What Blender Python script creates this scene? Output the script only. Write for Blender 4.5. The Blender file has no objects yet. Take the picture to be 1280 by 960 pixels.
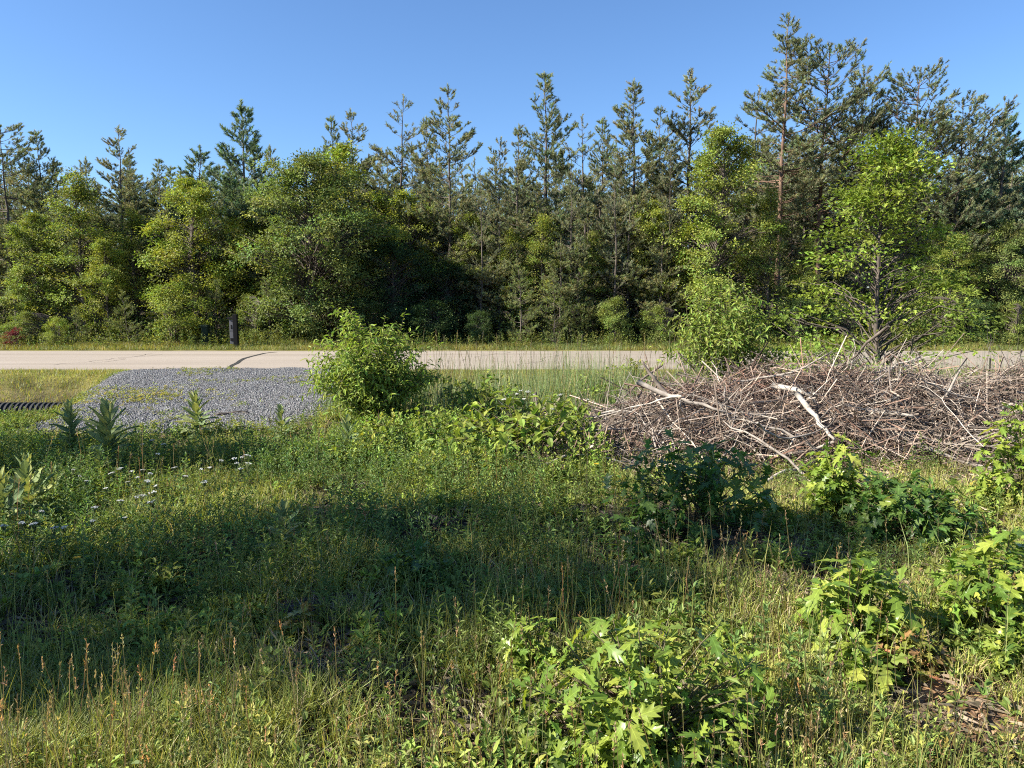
import bpy, math, random
import numpy as np
from mathutils import Vector, Matrix, Quaternion

R = math.radians
rng = np.random.default_rng(7)
random.seed(7)
scene = bpy.context.scene

# ------------------------------------------------------------------ camera, sky, sun, exposure
CAM_Z, PITCH, FPX = 2.25, 7.1, 931.0
cam_d = bpy.data.cameras.new('camera')
cam_d.sensor_width = 36.0
cam_d.lens = FPX / 1280.0 * 36.0
cam_d.clip_start, cam_d.clip_end = 0.05, 3000.0
cam = bpy.data.objects.new('camera', cam_d)
scene.collection.objects.link(cam)
cam.location = (0, 0, CAM_Z)
cam.rotation_euler = (R(90 - PITCH), 0, 0)
scene.camera = cam

SUN_EL = 35.0
SUN_H = Vector((-0.97, -0.24, 0)).normalized()          # horizontal direction towards the sun
SUN = Vector((SUN_H.x * math.cos(R(SUN_EL)), SUN_H.y * math.cos(R(SUN_EL)), math.sin(R(SUN_EL))))
world = bpy.data.worlds.new('World')
scene.world = world
world.use_nodes = True
wn = world.node_tree.nodes
sky = wn.new('ShaderNodeTexSky')
sky.sky_type = 'NISHITA'
sky.sun_disc = False
sky.sun_elevation = R(SUN_EL)
sky.sun_rotation = math.atan2(SUN_H.x, SUN_H.y)
sky.altitude = 300.0
sky.air_density = 1.0
sky.dust_density = 0.3
sky.ozone_density = 8.0
wn['Background'].inputs['Strength'].default_value = 0.075
world.node_tree.links.new(sky.outputs[0], wn['Background'].inputs[0])
sun_d = bpy.data.lights.new('sun', 'SUN')
sun_d.energy = 5.0
sun_d.angle = R(0.53)
sun_d.color = (1.0, 0.94, 0.82)
sun = bpy.data.objects.new('sun', sun_d)
scene.collection.objects.link(sun)
sun.rotation_euler = (-SUN).to_track_quat('-Z', 'Y').to_euler()
sun.location = (-30, -10, 30)
vs = scene.view_settings
vs.view_transform = 'Standard'
vs.look = 'None'
vs.exposure = 1.45
vs.gamma = 1.0
scene.cycles.use_denoising = False
scene.cycles.filter_width = 1.1
scene.cycles.max_bounces = 5
scene.cycles.diffuse_bounces = 3
scene.cycles.transmission_bounces = 3
scene.cycles.glossy_bounces = 1
scene.cycles.caustics_reflective = False
scene.cycles.caustics_refractive = False
scene.cycles.use_adaptive_sampling = True
scene.cycles.adaptive_threshold = 0.02
scene.cycles.transparent_max_bounces = 4

# ------------------------------------------------------------------ pixel <-> place
_c, _s = math.cos(R(PITCH)), math.sin(R(PITCH))
def ray(px, py):
    u, v = (px - 640) / FPX, (480 - py) / FPX
    return np.array([u, _c + v * _s, -_s + v * _c])
def at(px, py, y):
    d = ray(px, py); k = y / d[1]
    return Vector((d[0] * k, y, CAM_Z + d[2] * k))
def gp(px, py, z=0.0):
    d = ray(px, py); k = (z - CAM_Z) / d[2]
    return Vector((d[0] * k, d[1] * k, z))

# ------------------------------------------------------------------ noise and ground height
def _h(ix, iy, seed):
    n = (ix.astype(np.int64) * 374761393 + iy.astype(np.int64) * 668265263 + seed * 974711) & 0x7fffffff
    n = ((n ^ (n >> 13)) * 1274126177) & 0x7fffffff
    return ((n ^ (n >> 16)) & 0xffff) / 65535.0
def noise(x, y, s=1.0, seed=0):
    x = np.asarray(x, float) / s; y = np.asarray(y, float) / s
    ix, iy = np.floor(x), np.floor(y)
    fx, fy = x - ix, y - iy
    fx, fy = fx * fx * (3 - 2 * fx), fy * fy * (3 - 2 * fy)
    a, b = _h(ix, iy, seed), _h(ix + 1, iy, seed)
    c, d = _h(ix, iy + 1, seed), _h(ix + 1, iy + 1, seed)
    return (a + (b - a) * fx) * (1 - fy) + (c + (d - c) * fx) * fy
def fbm(x, y, s=1.0, seed=0):
    return 0.55 * noise(x, y, s, seed) + 0.3 * noise(x, y, s * .45, seed + 3) + 0.15 * noise(x, y, s * .2, seed + 5)
def sstep(a, b, x):
    t = np.clip((np.asarray(x, float) - a) / (b - a), 0, 1)
    return t * t * (3 - 2 * t)
ROAD_N, ROAD_F = 21.4, 29.0
def pad_left(y):            # left edge of the gravel drive
    return np.interp(y, [10, 12.5, 14, 16, 18, 20, 21.4], [-8.0, -8.3, -8.9, -9.8, -10.6, -11.0, -11.3])
def pad_right(y):
    return np.interp(y, [10, 15, 19, 21.4], [-3.0, -3.1, -3.4, -4.6])
def pad_mask(x, y):
    y = np.asarray(y, float); x = np.asarray(x, float)
    w = 0.9 * (fbm(x, y, 1.3, 41) - .5)
    m = sstep(0, .55, x + w - pad_left(y)) * sstep(0, .55, pad_right(y) - x + w)
    return m * sstep(11.2, 12.0, y + w) * (1 - sstep(ROAD_N - .05, ROAD_N + .15, y))
def height(x, y):
    x = np.asarray(x, float); y = np.asarray(y, float)
    road = sstep(ROAD_N - 1.2, ROAD_N - .6, y) * (1 - sstep(ROAD_F + .3, ROAD_F + 1.2, y))
    d0 = np.interp(x, [-9.5, -7.5], [12.2, 15.0]); d1 = np.interp(x, [-9.5, -7.5], [14.4, 17.0])
    tt_ = np.clip((y - d0) / (d1 - d0), 0, 1); ditch = tt_ * tt_ * (3 - 2 * tt_) * (1 - sstep(18.2, 20.8, y))
    pad = pad_mask(x, y)
    padw = sstep(-.8, 1.1, x - pad_left(y)) * sstep(-.8, 1.1, pad_right(y) - x)
    z = -0.62 * ditch * (1 - padw)
    bump = .16 * (fbm(x, y, 2.6, 11) - .5) + .06 * (noise(x, y, .5, 17) - .5)
    z = z + bump * (1 - road) * (1 - .85 * np.maximum(pad, 0))
    z = z - .03 * road + (.10 + .16 * (fbm(x, y, 2.6, 45) - .3)) * padw * sstep(11, 13, y) * (1 - road)
    z = z + np.where(y > 36, .02 * (y - 36), 0) * (1 - sstep(60, 200, y)) * .6
    return z
def hz(x, y):
    return float(height(np.array([x]), np.array([y]))[0])
def onground(px, py):
    p = gp(px, py)
    for _ in range(12):
        p = gp(px, py, hz(p.x, p.y))
    return p

# ------------------------------------------------------------------ materials
def new_mat(name):
    m = bpy.data.materials.new(name); m.use_nodes = True
    nt = m.node_tree
    return m, nt, nt.nodes, nt.links, nt.nodes['Principled BSDF']
def ramp(nodes, stops):
    r = nodes.new('ShaderNodeValToRGB')
    while len(r.color_ramp.elements) < len(stops):
        r.color_ramp.elements.new(.5)
    for e, (p, c) in zip(r.color_ramp.elements, stops):
        e.position = p; e.color = (*c, 1)
    return r
def leaf_mat(name, trans=.35, rough=.5, spec=.3, warm=(1.25, 1.15, .55), by_object=None, noise_amt=.25, nscale=9.0):
    """thin leaf: coloured by the mesh's 'Col' attribute or by a per-object ramp"""
    m, nt, N, L, P = new_mat(name)
    if by_object:
        oi = N.new('ShaderNodeObjectInfo')
        rp = ramp(N, by_object)
        L.new(oi.outputs['Random'], rp.inputs[0]); col = rp.outputs[0]
    else:
        a = N.new('ShaderNodeAttribute'); a.attribute_name = 'Col'; col = a.outputs['Color']
    tc = N.new('ShaderNodeTexCoord'); nz = N.new('ShaderNodeTexNoise')
    nz.inputs['Scale'].default_value = nscale; nz.inputs['Detail'].default_value = 3
    L.new(tc.outputs['Object'], nz.inputs['Vector'])
    mr = N.new('ShaderNodeMapRange')
    mr.inputs[3].default_value = 1 - noise_amt; mr.inputs[4].default_value = 1 + noise_amt
    L.new(nz.outputs[0], mr.inputs[0])
    vm = N.new('ShaderNodeVectorMath'); vm.operation = 'SCALE'
    L.new(col, vm.inputs[0]); L.new(mr.outputs[0], vm.inputs['Scale'])
    if by_object:
        sx = N.new('ShaderNodeSeparateXYZ'); L.new(tc.outputs['Object'], sx.inputs[0])
        def mth(op, a, b=None, **k):
            q = N.new('ShaderNodeMath'); q.operation = op
            for i_, v_ in enumerate((a, b)):
                if v_ is None: continue
                if isinstance(v_, (int, float)): q.inputs[i_].default_value = v_
                else: L.new(v_, q.inputs[i_])
            return q.outputs[0]
        ay = mth('ABSOLUTE', sx.outputs['Y']); rib = mth('LESS_THAN', ay, .013)
        side = mth('GREATER_THAN', mth('SINE', mth('MULTIPLY', mth('SUBTRACT', sx.outputs['X'], mth('MULTIPLY', ay, .9)), 40.0)), .95)
        vein = mth('MAXIMUM', rib, mth('MULTIPLY', side, .6))
        fac = mth('ADD', mth('MULTIPLY', vein, .45), 1.0)
        v2 = N.new('ShaderNodeVectorMath'); v2.operation = 'SCALE'; L.new(vm.outputs[0], v2.inputs[0]); L.new(fac, v2.inputs['Scale']); vm = v2
    L.new(vm.outputs[0], P.inputs['Base Color'])
    P.inputs['Roughness'].default_value = rough
    P.inputs['Specular IOR Level'].default_value = spec
    tr = N.new('ShaderNodeBsdfTranslucent')
    vw = N.new('ShaderNodeVectorMath'); vw.operation = 'MULTIPLY'
    L.new(vm.outputs[0], vw.inputs[0]); vw.inputs[1].default_value = warm
    L.new(vw.outputs[0], tr.inputs['Color'])
    mx = N.new('ShaderNodeMixShader'); mx.inputs[0].default_value = trans
    L.new(P.outputs[0], mx.inputs[1]); L.new(tr.outputs[0], mx.inputs[2])
    L.new(mx.outputs[0], N['Material Output'].inputs['Surface'])
    return m
def wood_mat(name, a, b, scale=6.0, stretch=(1, 1, .2), attr=False, rough=.85, bump=.4):
    m, nt, N, L, P = new_mat(name)
    tc = N.new('ShaderNodeTexCoord'); mp = N.new('ShaderNodeMapping')
    mp.inputs['Scale'].default_value = stretch
    L.new(tc.outputs['Object'], mp.inputs[0])
    nz = N.new('ShaderNodeTexNoise'); nz.inputs['Scale'].default_value = scale; nz.inputs['Detail'].default_value = 6
    L.new(mp.outputs[0], nz.inputs['Vector'])
    rp = ramp(N, [(.3, a), (.7, b)]); L.new(nz.outputs[0], rp.inputs[0])
    if attr:
        at_ = N.new('ShaderNodeAttribute'); at_.attribute_name = 'Col'
        mu = N.new('ShaderNodeVectorMath'); mu.operation = 'MULTIPLY'
        L.new(rp.outputs[0], mu.inputs[0]); L.new(at_.outputs['Color'], mu.inputs[1])
        L.new(mu.outputs[0], P.inputs['Base Color'])
    else:
        L.new(rp.outputs[0], P.inputs['Base Color'])
    P.inputs['Roughness'].default_value = rough
    P.inputs['Specular IOR Level'].default_value = .2
    bp = N.new('ShaderNodeBump'); bp.inputs['Strength'].default_value = bump; bp.inputs['Distance'].default_value = .02
    L.new(nz.outputs[0], bp.inputs['Height']); L.new(bp.outputs[0], P.inputs['Normal'])
    return m
def plain_mat(name, col, rough=.6, spec=.4, var=.15, scale=8.0):
    m, nt, N, L, P = new_mat(name)
    tc = N.new('ShaderNodeTexCoord'); nz = N.new('ShaderNodeTexNoise')
    nz.inputs['Scale'].default_value = scale; nz.inputs['Detail'].default_value = 4
    L.new(tc.outputs['Object'], nz.inputs['Vector'])
    rp = ramp(N, [(.3, tuple(c * (1 - var) for c in col)), (.7, tuple(min(1, c * (1 + var)) for c in col))])
    L.new(nz.outputs[0], rp.inputs[0]); L.new(rp.outputs[0], P.inputs['Base Color'])
    P.inputs['Roughness'].default_value = rough; P.inputs['Specular IOR Level'].default_value = spec
    return m

M = {}
M['needle'] = leaf_mat('needle', .32, .55, .25, noise_amt=.2, nscale=.8)
M['leaf'] = leaf_mat('leaf', .36, .55, .22, (1.15, 1.15, .55), noise_amt=.15, nscale=1.2)
M['grass'] = leaf_mat('grass', .42, .5, .3, noise_amt=.3, nscale=1.1)
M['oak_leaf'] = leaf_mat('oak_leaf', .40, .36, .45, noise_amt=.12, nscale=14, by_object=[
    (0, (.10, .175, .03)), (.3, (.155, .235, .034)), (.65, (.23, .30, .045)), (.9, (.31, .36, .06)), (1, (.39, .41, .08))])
M['shaded_oak_leaf'] = leaf_mat('shaded_oak_leaf', .38, .38, .45, noise_amt=.12, nscale=14, by_object=[  # oak leaf again, darkened: the shade on these sprouts is in the colour
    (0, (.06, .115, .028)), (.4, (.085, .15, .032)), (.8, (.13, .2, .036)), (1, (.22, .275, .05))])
M['red_leaf'] = leaf_mat('red_leaf', .38, .4, .4, noise_amt=.12, nscale=14, by_object=[
    (0, (.15, .21, .035)), (.45, (.24, .26, .05)), (.7, (.32, .21, .08)), (1, (.36, .15, .08))])
M['mullein_leaf'] = leaf_mat('mullein_leaf', .22, .9, .1, noise_amt=.15, nscale=10, by_object=[
    (0, (.16, .22, .11)), (.5, (.21, .26, .12)), (1, (.32, .34, .12))])
M['bark'] = wood_mat('bark', (.055, .045, .038), (.14, .115, .095), 9, (1, 1, .25))
M['red_bark'] = wood_mat('red_bark', (.08, .05, .036), (.21, .135, .095), 9, (1, 1, .3))
M['grey_bark'] = wood_mat('grey_bark', (.10, .09, .08), (.22, .2, .175), 9, (1, 1, .25))
M['stick'] = wood_mat('stick', (.65, .65, .65), (1.2, 1.2, 1.2), 14, (1, 1, 1), attr=True)
M['dead_wood'] = wood_mat('dead_wood', (.16, .135, .115), (.38, .33, .28), 10, (1, 1, 1))
M['dead_wood_pale'] = wood_mat('dead_wood_pale', (.26, .225, .185), (.54, .48, .41), 10, (1, 1, 1))
M['dead_wood_dark'] = wood_mat('dead_wood_dark', (.07, .055, .045), (.19, .155, .125), 10, (1, 1, 1))
M['stem'] = plain_mat('stem', (.10, .085, .045), .7, .2, .3, 20)
M['green_stem'] = plain_mat('green_stem', (.13, .17, .06), .7, .2, .25, 20)

# ------------------------------------------------------------------ mesh helpers
col_root = scene.collection
class MB:
    def __init__(s): s.v, s.t, s.c, s.n = [], [], [], 0
    def add(s, v, t, c=(1, 1, 1)):
        v = np.asarray(v, np.float32).reshape(-1, 3); t = np.asarray(t, np.int32).reshape(-1, 3)
        c = np.asarray(c, np.float32)
        if c.ndim == 1: c = np.broadcast_to(c[:3], (len(v), 3))
        s.v.append(v); s.t.append(t + s.n); s.c.append(c); s.n += len(v)
    def mesh(s, name, mat, smooth=False):
        me = bpy.data.meshes.new(name)
        v = np.concatenate(s.v); t = np.concatenate(s.t); c = np.concatenate(s.c)
        me.vertices.add(len(v)); me.vertices.foreach_set('co', v.ravel())
        me.loops.add(t.size); me.loops.foreach_set('vertex_index', t.ravel())
        me.polygons.add(len(t)); me.polygons.foreach_set('loop_start', np.arange(0, t.size, 3, dtype=np.int32))
        try: me.polygons.foreach_set('loop_total', np.full(len(t), 3, np.int32))
        except Exception: pass
        ca = me.color_attributes.new('Col', 'FLOAT_COLOR', 'POINT')
        ca.data.foreach_set('color', np.concatenate([c, np.ones((len(c), 1), np.float32)], 1).ravel())
        me.polygons.foreach_set('use_smooth', np.full(len(t), bool(smooth)))
        me.update(calc_edges=True); me.validate()
        me.materials.append(M[mat] if isinstance(mat, str) else mat)
        return me
def link(name, me, parent=None, loc=None, **tags):
    o = bpy.data.objects.new(name, me); col_root.objects.link(o)
    if parent is not None: o.parent = parent
    if loc is not None: o.location = loc
    for k, v in tags.items():
        if v: o[k] = v
    return o
def thing(name, label, category, loc, rotz=0.0, group=None, scale=None):
    o = link(name, None, None, loc, label=label, category=category, group=group)
    o.empty_display_size = .2
    o.rotation_euler = (0, 0, rotz)
    if scale: o.scale = scale
    return o
def nrm(a):
    return a / np.maximum(np.linalg.norm(a, axis=-1, keepdims=True), 1e-9)
def rand_dir(n, r=rng):
    return nrm(r.normal(size=(n, 3)))
def tubes(P, Rad, sides=3):
    """P (N,K,3) centre lines, Rad (N,K) -> verts, tris"""
    P = np.asarray(P, float); Rad = np.asarray(Rad, float); n, k, _ = P.shape
    T = np.gradient(P, axis=1); T = nrm(T)
    ref = np.where(np.abs(T[..., 2:3]) > .9, np.array([1.0, 0, 0]), np.array([0, 0, 1.0]))
    ref = np.broadcast_to(ref[:, :1], P.shape)
    B = nrm(np.cross(T, ref)); C = np.cross(T, B)
    a = np.arange(sides) * 2 * math.pi / sides
    V = P[:, :, None] + Rad[:, :, None, None] * (np.cos(a)[None, None, :, None] * B[:, :, None] + np.sin(a)[None, None, :, None] * C[:, :, None])
    idx = np.arange(n * k * sides).reshape(n, k, sides)
    A = idx[:, :-1]; Bn = idx[:, 1:]
    A2 = np.roll(A, -1, 2); B2 = np.roll(Bn, -1, 2)
    t = np.concatenate([np.stack([A, A2, B2], -1).reshape(-1, 3), np.stack([A, B2, Bn], -1).reshape(-1, 3)])
    caps = [np.stack([idx[:, e, 0], idx[:, e, i], idx[:, e, i + 1]], -1) for e in (0, k - 1) for i in range(1, sides - 1)]
    return V.reshape(-1, 3), np.concatenate([t] + [c.reshape(-1, 3) for c in caps])
# leaf templates: (u along, v across, w lift) and triangles
T_RHOMB = (np.array([[0, 0, 0], [.45, .5, .1], [1, 0, -.05], [.45, -.5, .1]]), [[0, 2, 1], [0, 3, 2]])
T_OVATE = (np.array([[0, 0, 0], [.22, .4, .08], [.6, .42, .08], [1, 0, -.12], [.6, -.42, .08], [.22, -.4, .08], [.45, 0, -.02]]),
           [[0, 6, 1], [1, 6, 2], [2, 6, 3], [3, 6, 4], [4, 6, 5], [5, 6, 0]])
T_LANCE = (np.array([[0, 0, 0], [.35, .5, .07], [.7, .36, 0], [1, 0, -.16], [.7, -.36, 0], [.35, -.5, .07]]),
           [[0, 2, 1], [0, 3, 2], [0, 4, 3], [0, 5, 4]])
T_NEEDLE = (np.array([[0, .5, 0], [0, -.5, 0], [1, 0, 0]]), [[0, 1, 2]])
T_LOBED = (np.array([[0, 0, 0], [.2, .42, .05], [.34, .2, .03], [.58, .5, .06], [.66, .18, .02], [1, 0, -.1], [.66, -.18, .02], [.58, -.5, .06],
                     [.34, -.2, .03], [.2, -.42, .05]]),
           [[0, 2, 1], [0, 4, 2], [2, 4, 3], [0, 5, 4], [0, 6, 5], [0, 8, 6], [8, 7, 6], [0, 9, 8]])
def leaves(mb, P, D, Nn, Ln, Wd, C, tpl=T_RHOMB):
    P = np.asarray(P, float); n = len(P)
    if n == 0: return
    D = nrm(D); B = nrm(np.cross(D, Nn)); Nn = np.cross(B, D)
    tv, tt = tpl; tt = np.asarray(tt); k = len(tv)
    Ln = np.broadcast_to(Ln, n)[:, None, None]; Wd = np.broadcast_to(Wd, n)[:, None, None]
    V = P[:, None] + tv[None, :, 0:1] * Ln * D[:, None] + tv[None, :, 1:2] * Wd * B[:, None] + tv[None, :, 2:3] * Ln * Nn[:, None]
    t = (np.arange(n)[:, None, None] * k + tt[None]).reshape(-1, 3)
    C = np.asarray(C)
    if C.ndim == 1: C = np.broadcast_to(C, (n, 3))
    mb.add(V.reshape(-1, 3), t, np.repeat(C, k, axis=0))
def tint(n, base, var=.25, hue=.15, r=rng):
    """n colours round a base colour"""
    base = np.asarray(base)
    c = base[None] * (1 + var * r.normal(size=(n, 1)).clip(-2, 2))
    c = c * (1 + hue * r.normal(size=(n, 3)).clip(-2, 2) * np.array([1, .4, .8]))
    return c.clip(.004, .9)
def curve_pts(a, b, k, sag=0.0, wob=0.0, r=rng):
    """N curves from a to b: (N,k,3)"""
    a = np.asarray(a, float); b = np.asarray(b, float); n = len(a)
    t = np.linspace(0, 1, k)[None, :, None]
    P = a[:, None] * (1 - t) + b[:, None] * t
    P[..., 2] += (np.asarray(sag).reshape(-1, 1) * 4 * (t * (1 - t))[..., 0])
    if wob:
        L = np.linalg.norm(b - a, axis=1)[:, None, None]
        w = r.normal(size=(n, k, 3)) * wob * L
        w[:, 0] = 0
        P += w
    return P

# ------------------------------------------------------------------ setting: ground, road, gravel drive
def axis(parts):
    out = []
    for a, b, s in parts: out += list(np.arange(a, b, s))
    return np.array(out + [parts[-1][1]])
def grid_obj(name, xs, ys, zf, mat, **tags):
    X, Y = np.meshgrid(xs, ys); Z = zf(X, Y)
    v = np.stack([X, Y, Z], -1).reshape(-1, 3); nx, ny = len(xs), len(ys)
    i = np.arange(nx * ny).reshape(ny, nx)
    a, b, c, d = i[:-1, :-1].ravel(), i[:-1, 1:].ravel(), i[1:, 1:].ravel(), i[1:, :-1].ravel()
    mb = MB(); mb.add(v, np.concatenate([np.stack([a, b, c], 1), np.stack([a, c, d], 1)]))
    return mb, v

def ground_material():
    m, nt, N, L, P = new_mat('soil_and_litter')
    g = N.new('ShaderNodeNewGeometry')
    n1 = N.new('ShaderNodeTexNoise'); n1.inputs['Scale'].default_value = 1.1; n1.inputs['Detail'].default_value = 8
    n2 = N.new('ShaderNodeTexNoise'); n2.inputs['Scale'].default_value = 38; n2.inputs['Detail'].default_value = 5
    L.new(g.outputs['Position'], n1.inputs['Vector']); L.new(g.outputs['Position'], n2.inputs['Vector'])
    r1 = ramp(N, [(.32, (.045, .036, .025)), (.5, (.085, .068, .045)), (.68, (.13, .10, .066))])
    L.new(n1.outputs[0], r1.inputs[0])
    r2 = ramp(N, [(.3, (.45, .45, .45)), (.52, (.95, .95, .95)), (.75, (1.9, 1.75, 1.5))])
    L.new(n2.outputs[0], r2.inputs[0])
    mu = N.new('ShaderNodeVectorMath'); mu.operation = 'MULTIPLY'
    L.new(r1.outputs[0], mu.inputs[0]); L.new(r2.outputs[0], mu.inputs[1])
    at_ = N.new('ShaderNodeAttribute'); at_.attribute_name = 'Col'
    m2 = N.new('ShaderNodeVectorMath'); m2.operation = 'MULTIPLY'
    L.new(mu.outputs[0], m2.inputs[0]); L.new(at_.outputs['Color'], m2.inputs[1])
    L.new(m2.outputs[0], P.inputs['Base Color'])
    P.inputs['Roughness'].default_value = .95; P.inputs['Specular IOR Level'].default_value = .1
    bp = N.new('ShaderNodeBump'); bp.inputs['Distance'].default_value = .03; bp.inputs['Strength'].default_value = .8
    L.new(n2.outputs[0], bp.inputs['Height']); L.new(bp.outputs[0], P.inputs['Normal'])
    return m
M['ground'] = ground_material()
xs = axis([(-900, -60, 60), (-60, -16, 2), (-16, 14, .22), (14, 60, 2), (60, 900, 60)])
ys = axis([(-300, -10, 30), (-10, 1, 1), (1, 34, .22), (34, 80, 2), (80, 1500, 90)])
mb, v = grid_obj('ground', xs, ys, height, 'ground')
gc = np.ones((len(v), 3), np.float32)
lit = sstep(.45, .6, fbm(v[:, 0], v[:, 1], 1.4, 77))[:, None]
gc = gc * (1 - lit * .0) * np.array([1.0, 1.0, 1.0])
verge = (sstep(ROAD_N - 3, ROAD_N - 1, v[:, 1]) * (1 - sstep(ROAD_F + 1, ROAD_F + 2.2, v[:, 1])))[:, None]
gc = gc * (1 - verge) + np.array([1.7, 2.0, .9]) * verge
_b = gp(1188, 895); bare = np.exp(-(((v[:, 0] - _b.x) / .55) ** 2 + ((v[:, 1] - _b.y) / .7) ** 2))[:, None]
gc = gc * (1 - bare) + np.array([3.0, 2.3, 1.9]) * bare
mb.c = [gc.astype(np.float32)]
link('ground', mb.mesh('ground', 'ground', True), kind='structure')

def road_material():
    m, nt, N, L, P = new_mat('worn_chipseal')
    g = N.new('ShaderNodeNewGeometry')
    mp = N.new('ShaderNodeMapping'); mp.inputs['Scale'].default_value = (.05, .9, 1)
    L.new(g.outputs['Position'], mp.inputs[0])
    n1 = N.new('ShaderNodeTexNoise'); n1.inputs['Scale'].default_value = 1.3; n1.inputs['Detail'].default_value = 6
    L.new(mp.outputs[0], n1.inputs['Vector'])
    n2 = N.new('ShaderNodeTexNoise'); n2.inputs['Scale'].default_value = 55; n2.inputs['Detail'].default_value = 3
    L.new(g.outputs['Position'], n2.inputs['Vector'])
    r1 = ramp(N, [(.3, (.25, .213, .172)), (.7, (.33, .285, .236))]); L.new(n1.outputs[0], r1.inputs[0])
    r2 = ramp(N, [(.25, (.72, .72, .74)), (.75, (1.22, 1.2, 1.18))]); L.new(n2.outputs[0], r2.inputs[0])
    mu = N.new('ShaderNodeVectorMath'); mu.operation = 'MULTIPLY'
    L.new(r1.outputs[0], mu.inputs[0]); L.new(r2.outputs[0], mu.inputs[1]); L.new(mu.outputs[0], P.inputs['Base Color'])
    P.inputs['Roughness'].default_value = .9; P.inputs['Specular IOR Level'].default_value = .2
    bp = N.new('ShaderNodeBump'); bp.inputs['Distance'].default_value = .01; bp.inputs['Strength'].default_value = .5
    L.new(n2.outputs[0], bp.inputs['Height']); L.new(bp.outputs[0], P.inputs['Normal'])
    return m
M['road'] = road_material()
M['tar'] = plain_mat('tar', (.035, .033, .03), .6, .4, .2, 6)
rx = axis([(-400, -40, 20), (-40, 40, .2), (40, 400, 20)])
def road_z(x, y):
    mid = (ROAD_N + ROAD_F) / 2
    e = .10 * (noise(x, y * 0, .9, 5) - .5)
    return .055 - .09 * ((y - mid) / 3.8) ** 2 + 0 * e
ry = np.linspace(ROAD_N, ROAD_F, 9)
mb, v = grid_obj('road', rx, ry, road_z, 'road')
v = mb.v[0]; edge = (np.abs(v[:, 1] - ROAD_N) < .01) | (np.abs(v[:, 1] - ROAD_F) < .01)
v[edge, 1] += .45 * (fbm(v[edge, 0], v[edge, 1], .9, 9) - .5); v[edge, 2] = -.05
road = link('road', mb.mesh('road', 'road', True), kind='structure')
# sealed crack running across the road
cp = [gp(286, 459.5), gp(296, 455), gp(306, 450), gp(318, 446.5), gp(331, 443), gp(346, 441)]
q = np.array([[p.x, min(max(p.y, ROAD_N + .1), ROAD_F - .1)] for p in cp])
tt = np.linspace(0, len(q) - 1, 40); cx = np.interp(tt, range(len(q)), q[:, 0]); cy = np.interp(tt, range(len(q)), q[:, 1])
cx += .06 * (noise(tt, tt * 0, .5, 3) - .5)
dv = nrm(np.stack([np.gradient(cx), np.gradient(cy)], 1)); nn = np.stack([-dv[:, 1], dv[:, 0]], 1) * (.05 + .025 * noise(tt, tt * 0, .7, 8))[:, None]
a = np.stack([cx, cy], 1) + nn; b = np.stack([cx, cy], 1) - nn
va = np.concatenate([np.c_[a, road_z(a[:, 0], a[:, 1]) + .006], np.c_[b, road_z(b[:, 0], b[:, 1]) + .006]])
i = np.arange(39); mb = MB(); mb.add(va, np.concatenate([np.stack([i, i + 40, i + 41], 1), np.stack([i, i + 41, i + 1], 1)]))
link('tar_seam', mb.mesh('tar_seam', 'tar'), road)
r = np.random.default_rng(3); M['crack'] = plain_mat('crack', (.12, .10, .085), .9, .1, .2, 6)
for c in range(7):                                        # hairline cracks across the worn surface
    x0 = r.uniform(-17, 19); t_ = np.linspace(0, 1, 30); yy = ROAD_N + .4 + (ROAD_F - ROAD_N - .8) * (r.uniform(0, .5) + .5 * t_); xx = x0 + r.uniform(-3, 3) * t_ + .5 * (noise(t_ * 9, t_ * 0 + c, 1, 70 + c) - .5)
    w_ = .012; z_ = road_z(xx, yy) + .005; n_ = len(t_); i = np.arange(n_ - 1)
    va = np.concatenate([np.c_[xx - w_, yy, z_], np.c_[xx + w_, yy, z_]]); mb = MB(); mb.add(va, np.concatenate([np.stack([i, i + n_, i + n_ + 1], 1), np.stack([i, i + n_ + 1, i + 1], 1)]))
    link('crack', mb.mesh('crack', 'crack'), road)

# gravel drive: a sheet with real stones scattered on it
def gravel_material():
    m, nt, N, L, P = new_mat('crushed_stone')
    g = N.new('ShaderNodeNewGeometry')
    vo = N.new('ShaderNodeTexVoronoi'); vo.inputs['Scale'].default_value = 34
    L.new(g.outputs['Position'], vo.inputs['Vector'])
    r1 = ramp(N, [(0, (.06, .06, .064)), (.5, (.12, .12, .128)), (1, (.22, .22, .225))])
    sx = N.new('ShaderNodeSeparateColor'); L.new(vo.outputs['Color'], sx.inputs[0]); L.new(sx.outputs[0], r1.inputs[0])
    L.new(r1.outputs[0], P.inputs['Base Color']); P.inputs['Roughness'].default_value = .9
    bp = N.new('ShaderNodeBump'); bp.inputs['Distance'].default_value = .03; bp.inputs['Strength'].default_value = 1; bp.invert = True
    L.new(vo.outputs['Distance'], bp.inputs['Height']); L.new(bp.outputs[0], P.inputs['Normal'])
    return m
M['gravel_bed'] = gravel_material()
gxs = np.arange(-13, -2, .16); gys = np.arange(11.2, ROAD_N + .3, .16)
def pad_z(x, y):
    m = pad_mask(x, y)
    return height(x, y) - .10 + .125 * sstep(.05, .6, m) + .03 * (noise(x, y, .6, 21) - .5) * m
mb, v = grid_obj('gravel_drive', gxs, gys, pad_z, 'gravel_bed')
drive = link('gravel_drive', mb.mesh('gravel_drive', 'gravel_bed', True), kind='structure')
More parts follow.
